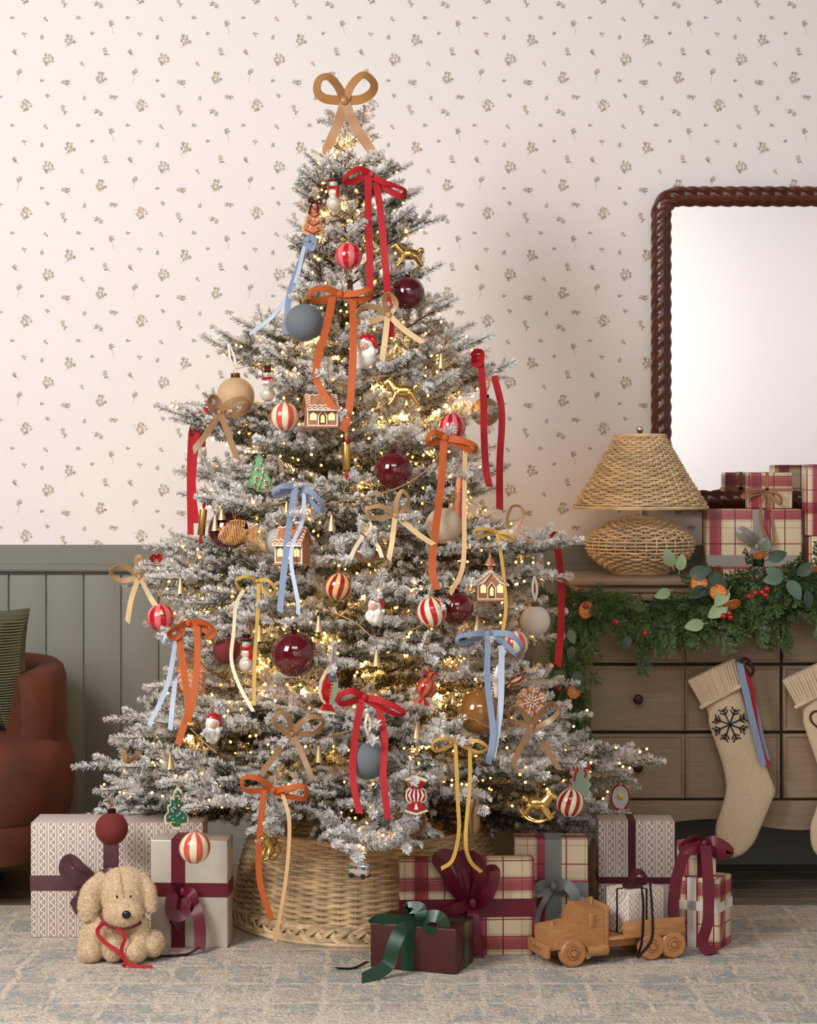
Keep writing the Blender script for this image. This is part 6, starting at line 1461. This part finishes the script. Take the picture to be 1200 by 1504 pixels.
# ------------------------------------------------------------------ jute twine with little brass bells
M_jute = mat('jute_twine', (168, 132, 90), .9, var=(300, .2)); M_bell = mat('brushed_gold_bell', (204, 178, 130), .42, .85)
bg = thing('bell_garland', 'jute twine strung with small cone-shaped gold bells around the tree', 'garland', surf(500, 900, .0))
for P in ([(300, 712), (320, 745), (345, 746), (415, 738), (450, 722)], [(470, 742), (491, 738), (573, 721), (624, 693), (650, 660)], [(440, 880), (516, 911), (555, 937), (618, 919), (660, 880)], [(455, 1092), (484, 1081), (556, 1063), (600, 1040)], [(640, 1056), (690, 1055), (720, 1068), (765, 1060), (800, 1045)], [(350, 908), (378, 910), (412, 885)], [(470, 562), (540, 555), (570, 552)], [(280, 1070), (300, 1090), (318, 1106)], [(632, 466), (640, 490), (660, 505), (640, 540)]):
    q = MB(); q.tube(catmull([surf(x, y, .035) for x, y in P], 6), .0019, 5); q.build('twine', M_jute, bg, True, True)
bd = None
for px, py in ((648, 530), (598, 584), (316, 768), (421, 748), (265, 860), (468, 916), (553, 966), (468, 1107), (487, 768), (381, 930), (250, 1117), (556, 1092), (326, 752), (700, 915), (726, 875), (612, 1072)):
    if bd is None:
        q = MB(); q.lathe([(0, .02), (.0025, .02), (.004, .012), (.0075, -.004), (.0105, -.016), (.0115, -.02), (.0105, -.02), (.006, -.004), (0, .012)], 18); o = q.build('bell', M_bell, bg); bd = o.data
        q = MB(); q.ball((0, 0, -.024), .0032, 10); q.tube([(0, 0, .018), (0, 0, .03)], .0012, 5); cl = q.build('clapper', M_blk, o); cd_ = cl.data
    else: o = link('bell', bd, bg); link('clapper', cd_, o)
    o.location = surf(px, py, .045)-Vector(bg.location)
# ------------------------------------------------------------------ gifts on the rug
y1 = floor_y(1377, RZ)
t, W, H, d = gift('gift_box', 'large pale cable-knit paper gift with plum ribbon behind the plush dog', 45, 298, 1208, 1377, y1, .13, P_cable, z0=RZ)
band(t, W, H, d, M_plum, x=(163-171.5)*(D+y1)/F, wd=.040); band(t, W, H, d, M_plum, z=(1377-1297)*(D+y1)/F, wd=.040)
gift_bow(t, y1, M_plum, (140, 1294), [[(140, 1294), (122, 1278, .03), (103, 1262, .04), (96, 1278, .045), (118, 1292, .03), (140, 1294)], [(140, 1294), (158, 1284, .03), (170, 1290, .03), (140, 1297)]], [[(138, 1296), (124, 1312, .02), (108, 1334, .02)]], .034)
flaps(t, W, H, d, P_cable)
y2 = floor_y(1392, RZ)
t, W, H, d = gift('gift_box', 'shiny kraft gift with burgundy ribbon beside the plush dog', 222, 336, 1234, 1392, y2, .1, P_kraft, rz=-.05, z0=RZ)
band(t, W, H, d, M_burg, x=-.028, wd=.036); band(t, W, H, d, M_burg, z=(1392-1307)*(D+y2)/F, wd=.036)
gift_bow(t, y2, M_burg, (268, 1310), [[(268, 1310), (254, 1312, .03), (252, 1340, .04), (268, 1344, .04), (274, 1320, .03), (268, 1310)], [(268, 1310), (280, 1312, .03), (284, 1330, .03), (268, 1312)]], [[(276, 1312), (290, 1340, .04), (294, 1372, .05), (293, 1392, .06)], [(262, 1340, .03), (256, 1360, .03)]], .030)
q = MB(); local_paths(q, t, [[(293, 1391, .06), (278, 1400, .08), (258, 1406, .09), (222, 1407, .10)]], y2, .026, 1.25); q.build('bow_tail', M_burg, t)
y3 = floor_y(1404, RZ)
t, W, H, d = gift('gift_box', 'largest plaid gift with wide burgundy bow at the collar', 586, 785, 1262, 1404, y3, .055, P_plaid, rz=.05, z0=RZ)
band(t, W, H, d, M_burg, z=(1404-1334)*(D+y3)/F, wd=.046)
gift_bow(t, y3, M_burg, (694, 1327, .02), [[(694, 1327), (672, 1310, .03), (655, 1280, .04), (644, 1262, .03), (662, 1258, .02), (684, 1270, .01), (692, 1300, .01), (694, 1327)], [(694, 1327), (705, 1295, .03), (702, 1268, .03), (690, 1258, .02), (676, 1262, .02), (686, 1300, .01), (694, 1327)], [(694, 1327), (712, 1320, .03), (722, 1296, .035), (724, 1278, .03), (710, 1290, .02), (694, 1327)]], [[(694, 1328), (670, 1335, .03), (640, 1348, .03)], [(694, 1328), (696, 1352, .03), (702, 1403, .03)]], .036, .03)
y4 = y3+.11
t, W, H, d = gift('gift_box', 'square plaid gift with grey grosgrain bow beside the rocking horse', 756, 864, 1233, 1384, y4, .09, P_plaid2, rz=-.02, z0=RZ)
band(t, W, H, d, M_grey, x=.006, wd=.042); band(t, W, H, d, M_grey, z=(1384-1302)*(D+y4)/F, wd=.036)
gift_bow(t, y4, M_grey, (813, 1302, .015), [[(813, 1302), (832, 1300, .04), (845, 1318, .05), (836, 1340, .045), (815, 1360, .04)], [(813, 1302), (797, 1300, .03), (788, 1310, .03), (813, 1304)]], [[(812, 1304), (800, 1322, .03), (790, 1345, .03), (786, 1382, .05)]], .030, .014)
y5 = floor_y(1433, RZ)
a = at(540, 0, y5).x; b = at(672, 0, y5).x
t = thing('gift_box', 'low maroon paper gift tied with green satin bow', 'gift', (0, 0, 0), rot=(0, 0, -.33))
W, H, d = .222, .112, .15; c0 = at(670, 1433, y5+.004); t.location = Vector((c0.x, c0.y, RZ))+Matrix.Rotation(-.33, 3, 'Z') @ Vector((-W/2, d/2, 0))
q = MB(); q.bbox((0, 0, H/2), (W, d, H), .005, 3); q.build('wrapped_box', P_maroon, t); flaps(t, W, H, d, P_maroon)
band(t, W, H, d, M_green, x=-.012, wd=.034); 
q = MB(); e = .0013
for c, s_ in (((0, .005, H+e), (W+2*e, .034, e)), ((-W/2-e, .005, H/2), (e, .034, H)), ((W/2+e, .005, H/2), (e, .034, H))): q.box(c, s_)
q.build('ribbon_band', M_green, t, False)
gift_bow(t, y5, M_green, (614, 1358, -.05), [[(614, 1358, -.05), (604, 1342, -.06), (598, 1334, -.06), (616, 1334, -.05), (618, 1346, -.04), (614, 1358, -.05)], [(614, 1358, -.05), (630, 1346, -.04), (646, 1348, -.03), (652, 1362, -.03), (640, 1370, -.02), (622, 1364, -.03), (614, 1358, -.05)], [(614, 1358, -.05), (590, 1352, -.05), (560, 1350, -.06), (546, 1358, -.08)]],
         [[(612, 1360, -.04), (590, 1366, -.01), (578, 1390, .012), (571, 1415, .02), (555, 1428, .04), (532, 1440, .07)]], .030, .034, kr=.012)
q = MB(); local_paths(q, t, [[(541, 1412, -.09), (520, 1424, -.06), (494, 1424, -.06)]], y5, .02, 1.2); q.build('bow_tail', M_green, t)
y6 = floor_y(1382, RZ)
t, W, H, d = gift('gift_box', 'tall brown cable-knit gift with dark velvet cross ribbon', 880, 992, 1206, 1382, y6, .1, P_cable2, rz=-.03, z0=RZ)
band(t, W, H, d, M_dvel, x=(929-936)*(D+y6)/F, wd=.020); band(t, W, H, d, M_dvel, z=(1382-1293)*(D+y6)/F, wd=.017)
y8 = floor_y(1396, RZ)
t = thing('gift_box', 'plaid gift with sheer white ribbon under the small plaid one', 'gift', (at(1043, 0, y8).x, y8+.07, RZ), rot=(0, 0, -.5)); W, H, d = .105, .178, .1
q = MB(); q.bbox((0, 0, H/2), (W, d, H), .004, 2); q.build('wrapped_box', P_plaid2, t); flaps(t, W, H, d, P_plaid2); band(t, W, H, d, M_white_r, z=H*.6, wd=.024); band(t, W, H, d, M_white_r, x=-.02, wd=.024); zt = RZ+H
t = thing('gift_box', 'little plaid gift topped with a big burgundy bow', 'gift', (at(1029, 0, y8).x, y8+.075, zt+.0022), rot=(0, 0, .12)); W, H, d = .086, .084, .07
q = MB(); q.bbox((0, 0, H/2), (W, d, H), .003, 2); q.build('wrapped_box', P_plaid3, t); band(t, W, H, d, M_burg, x=.008, wd=.03)
gift_bow(t, y8+.04, M_burg, (1035, 1240, .02), [[(1035, 1240), (1018, 1234, .02), (1002, 1245, .03), (1020, 1248, .03), (1035, 1240)], [(1035, 1240), (1050, 1236, .02), (1072, 1250, .02), (1058, 1256, .02), (1035, 1242)]], [[(1030, 1242, .02), (1006, 1254, .035), (992, 1300, .05), (988, 1350, .06)], [(1036, 1242, .03), (1040, 1290, .05), (1040, 1350, .08), (1032, 1385, .09), (1046, 1403, .09)]], .028, .030)

# ------------------------------------------------------------------ plush dog
yd = floor_y(1408, RZ); sd = (D+yd)/F
dog = thing('plush_dog', 'beige plush puppy with floppy ears and red ribbon round its neck', 'plush toy', at(182, 1408, yd)); dog.location.z = RZ
def dp(px, py, fwd=0.): return Vector(((px-182)*sd, -fwd, max(.004, (1408-py)*sd)))
E = lambda px, py, f, rx, ry, rz_: ('e', dp(px, py, f), (rx*sd, ry*sd, rz_*sd))
parts = [E(175, 1366, -.015, 40, 34, 44), E(180, 1312, .0, 37, 34, 38), E(184, 1294, .0, 30, 28, 20), E(185, 1333, .05, 29, 26, 22),
         E(136, 1390, .03, 19, 24, 19), E(170, 1389, .035, 16, 20, 18), E(203, 1389, .045, 17, 24, 18), E(226, 1384, .01, 15, 26, 19),
         ('c', [dp(150, 1350, .01), dp(140, 1370, .025), dp(136, 1390, .03)], [22*sd, 20*sd, 18*sd]), ('c', [dp(203, 1350, .015), dp(206, 1370, .03), dp(205, 1388, .04)], [18*sd, 15*sd, 15*sd]),
         ('c', [dp(154, 1285, .01), dp(136, 1306, .028), dp(133, 1328, .036), dp(134, 1345, .036)], [10*sd, 14*sd, 15*sd, 11*sd]), ('c', [dp(206, 1286, .0), dp(218, 1305, .008), dp(221, 1328, .012), dp(221, 1338, .012)], [9*sd, 11*sd, 10*sd, 8*sd])]
for p in parts:                              # nothing below the rug
    pass
me = blob_mesh('plush_body', parts, .0036, 2); M_plush = mat('beige_plush', (220, 192, 156), .95, sheen=.5, var=(120, .1), bump=(260, .5)); me.materials.append(M_plush)
for v in me.vertices: v.co.z = max(v.co.z, .001)
link('body', me, dog)
# short fur strands
rf = random.Random(9); q = MB(); vs_ = me.vertices; me.calc_loop_triangles(); tris = me.loop_triangles
ar = np.array([tr.area for tr in tris]); cum = np.cumsum(ar)/ar.sum()
for i in range(30000):
    tr = tris[int(np.searchsorted(cum, rf.random()))]; a, b_, c = (vs_[k].co for k in tr.vertices); r1, r2 = rf.random(), rf.random()
    if r1+r2 > 1: r1, r2 = 1-r1, 1-r2
    p = a+(b_-a)*r1+(c-a)*r2; n = tr.normal
    if p.z < .004: continue
    dd = (n*.8+Vector((rf.uniform(-.6, .6), rf.uniform(-.6, .6), rf.uniform(-.9, .1)))).normalized(); wv = dd.cross(n)
    wv = (wv.normalized() if wv.length > .01 else dd.orthogonal())*.0007
    l = rf.uniform(.003, .006); q.add([p-wv, p+wv, p+dd*l], [(0, 1, 2)])
o = q.build('fur', mat('plush_fur', (230, 204, 170), .95, sheen=.3), dog, False, fix=False); o['kind'] = 'stuff'
q = MB(); q.ball(dp(193.5, 1331, .0945), (6.5*sd, 4*sd, 6*sd), 16); q.build('nose', mat('black_stitch', (16, 14, 16), .4), dog)
for px, f in ((177, .062), (197, .06)): q = MB(); q.ball(dp(px, 1309, f), 1.8*sd, 10); q.build('eye', MATS['black_stitch'], dog)
q = MB(); q.tube([dp(179, 1276, .036), dp(182, 1288, .053), dp(185, 1302, .06), dp(187, 1311, .062)], .001, 5); q.build('head_seam', mat('plush_seam', (150, 116, 80), .9), dog)
q = MB(); V = lambda px, py, f: dp(px, py, f)
ribbon(q, [V(152, 1336, .05), V(164, 1348, .066), V(182, 1352, .072), V(200, 1350, .066), V(210, 1346, .045)], .014, .1); q.build('neck_ribbon', mat('dark_red_ribbon', (120, 10, 24), .6), dog)
q = MB(); ribbon(q, [V(158, 1346, .07), V(150, 1358, .075), V(160, 1372, .08), V(180, 1385, .085), V(193, 1400, .09), V(188, 1411, .095)], .010, .3); ribbon(q, [V(178, 1352, .075), V(190, 1366, .08), V(186, 1384, .085), V(196, 1402, .09), V(212, 1412, .095), V(231, 1413, .095)], .009, .4); q.build('ribbon_tail', M_red, dog)

# ------------------------------------------------------------------ wooden toy truck
yt = floor_y(1421, RZ); st_ = (D+yt)/F
tk = thing('toy_truck', 'wooden toy flatbed truck with six wheels carrying a small gift', 'toy truck', (at(888, 0, yt).x, yt+.092, RZ), rot=(0, 0, .34))
u = st_*1.0                         # photo pixel in metres at the truck
def tb(name, x0, x1, z0, z1, wd, yc=0., bev=.003, parent=None, m=None, seg=2):
    q = MB(); q.bbox(((x0+x1)/2*u, yc, (z0+z1)/2*u), ((x1-x0)*u, wd, (z1-z0)*u), bev, seg); o = q.build(name, m or M_oak, tk); return o
HWD = .12
tb('chassis', -66, 118, 20, 32, .06); 
q = MB(); q.prism([(-97*u, 24*u), (-46*u, 24*u), (-44*u, 60*u), (-90*u, 55*u), (-97*u, 52*u)], -.042, .042); q.build('hood', M_oak, tk)
q = MB(); q.prism([(-46*u, 22*u), (-8*u, 22*u), (-8*u, 80*u), (-40*u, 84*u), (-52*u, 62*u), (-52*u, 22*u)], -.05, .05); cab = q.build('cab', M_oak, tk)
q = MB(); q.bbox((-30*u, -.052, 66*u), (7*u, .006, 20*u), .002); q.build('door_mirror', M_oak, tk)
q = MB(); q.bbox((-5*u, 0, 54*u), (5*u, .112, 64*u), .002); q.build('headboard', M_oak, tk)
q = MB(); q.lathe([(2.5*u, 80*u), (2.5*u, 90*u), (0, 91*u)], 12, c=(-10*u, .02, 0)); q.build('exhaust', M_oak, tk)
q = MB(); q.lathe([(4*u, 54*u), (4*u, 62*u), (0, 62.5*u)], 14, c=(-80*u, .0, 0)); q.build('radiator_cap', M_oak, tk)
q = MB(); q.bbox((-101*u, 0, 24*u), (7*u, .118, 18*u), .002); bu = q.build('bumper', M_oak, tk)
q = MB(); 
for i in range(5): q.tube([(-104.8*u, -.022+i*.011, 22*u), (-104.8*u, -.026+i*.011, 26*u), (-104.8*u, -.018+i*.011, 27*u)], .0007, 4)
q.build('carved_mark', mat('burnt_wood', (98, 58, 28), .7), bu)
for sg in (-1, 1):
    q = MB(); out = [(-88, 34), (-86, 40), (-60, 42), (-50, 38), (-34, 12), (-40, 10), (-46, 22), (-54, 31), (-66, 35), (-78, 32), (-80, 28), (-88, 28)]
    q.prism([(x*u, z*u) for x, z in out], sg*.042, sg*.062); q.build('fender', M_oak, tk)
    q = MB(); q.tube([(-38*u, sg*.05, 20*u), (-4*u, sg*.05, 20*u)], 8*u, 14); q.build('fuel_tank', M_oak, tk)
    q = MB(); q.bbox((70*u, sg*.062, 49*u), (100*u, .008, 24*u), .0015); q.build('side_board', M_oak, tk)
tb('bed', -2, 120, 34, 38, .12)
for x in (-62, 66, 102):
    for sg in (-1, 1):
        R_ = 21*u; q = MB(); q.lathe([(0, 0), (R_*.28, 0), (R_*.3, .004), (R_*.42, .004), (R_*.46, .0005), (R_*.52, .003), (R_*.86, .003), (R_*.98, -.001), (R_, -.006), (R_*.98, -.017), (0, -.018)], 32, c=(x*u, sg*.064, 21*u), rot=Matrix.Rotation(PI/2 if sg < 0 else -PI/2, 3, 'X')); wh = q.build('wheel', M_oak, tk)
        q = MB(); q.lathe([(R_*.24, .001), (R_*.22, .007), (0, .009)], 16, c=(x*u, sg*.064, 21*u), rot=Matrix.Rotation(PI/2 if sg < 0 else -PI/2, 3, 'X')); q.build('hub', M_oak, wh)
for x in (-62, 66, 102): q = MB(); q.tube([(x*u, -.06, 21*u), (x*u, .06, 21*u)], .005, 8); q.build('axle', M_oak, tk)
# small gift riding on the truck bed
R = Matrix.Rotation(.34, 3, 'Z'); pos = Vector(tk.location)+R @ Vector((58*u, .006, 38*u+.0008))
t = thing('gift_box', 'small white cable-knit gift with dark ribbon riding on the toy truck', 'gift', pos, rot=(0, 0, .62)); W, H, d = .118, .108, .085
q = MB(); q.bbox((0, 0, H/2), (W, d, H), .003, 2); q.build('wrapped_box', cable('cable_knit_paper_white', 1.06, .02, .016), t); flaps(t, W, H, d, P_cable, -1)
band(t, W, H, d, M_choc, x=.0, wd=.006)
q = MB()
for c, s_ in (((0, 0, H+.001), (W+.003, .006, .0012)), ((-W/2-.001, 0, H/2), (.0012, .006, H)), ((W/2+.001, 0, H/2), (.0012, .006, H))): q.box(c, s_)
q.build('ribbon_band', M_choc, t, False)
yb = pos.y-.05
gift_bow(t, yb, M_dvel, (940, 1298, -.03), [[(940, 1298, -.03), (928, 1296, -.02), (932, 1283, -.02), (942, 1281, -.02), (950, 1294, -.02), (940, 1298, -.03)], [(940, 1298, -.03), (925, 1296, -.02), (916, 1300, -.01), (940, 1300, -.03)]], [[(942, 1300, -.02), (945, 1330, .02), (943, 1380, .045), (936, 1406, .05)], [(955, 1298, -.02), (958, 1340, .03), (957, 1380, .05), (938, 1405, .055)]], .016, .009, mt=M_choc, kr=.006)
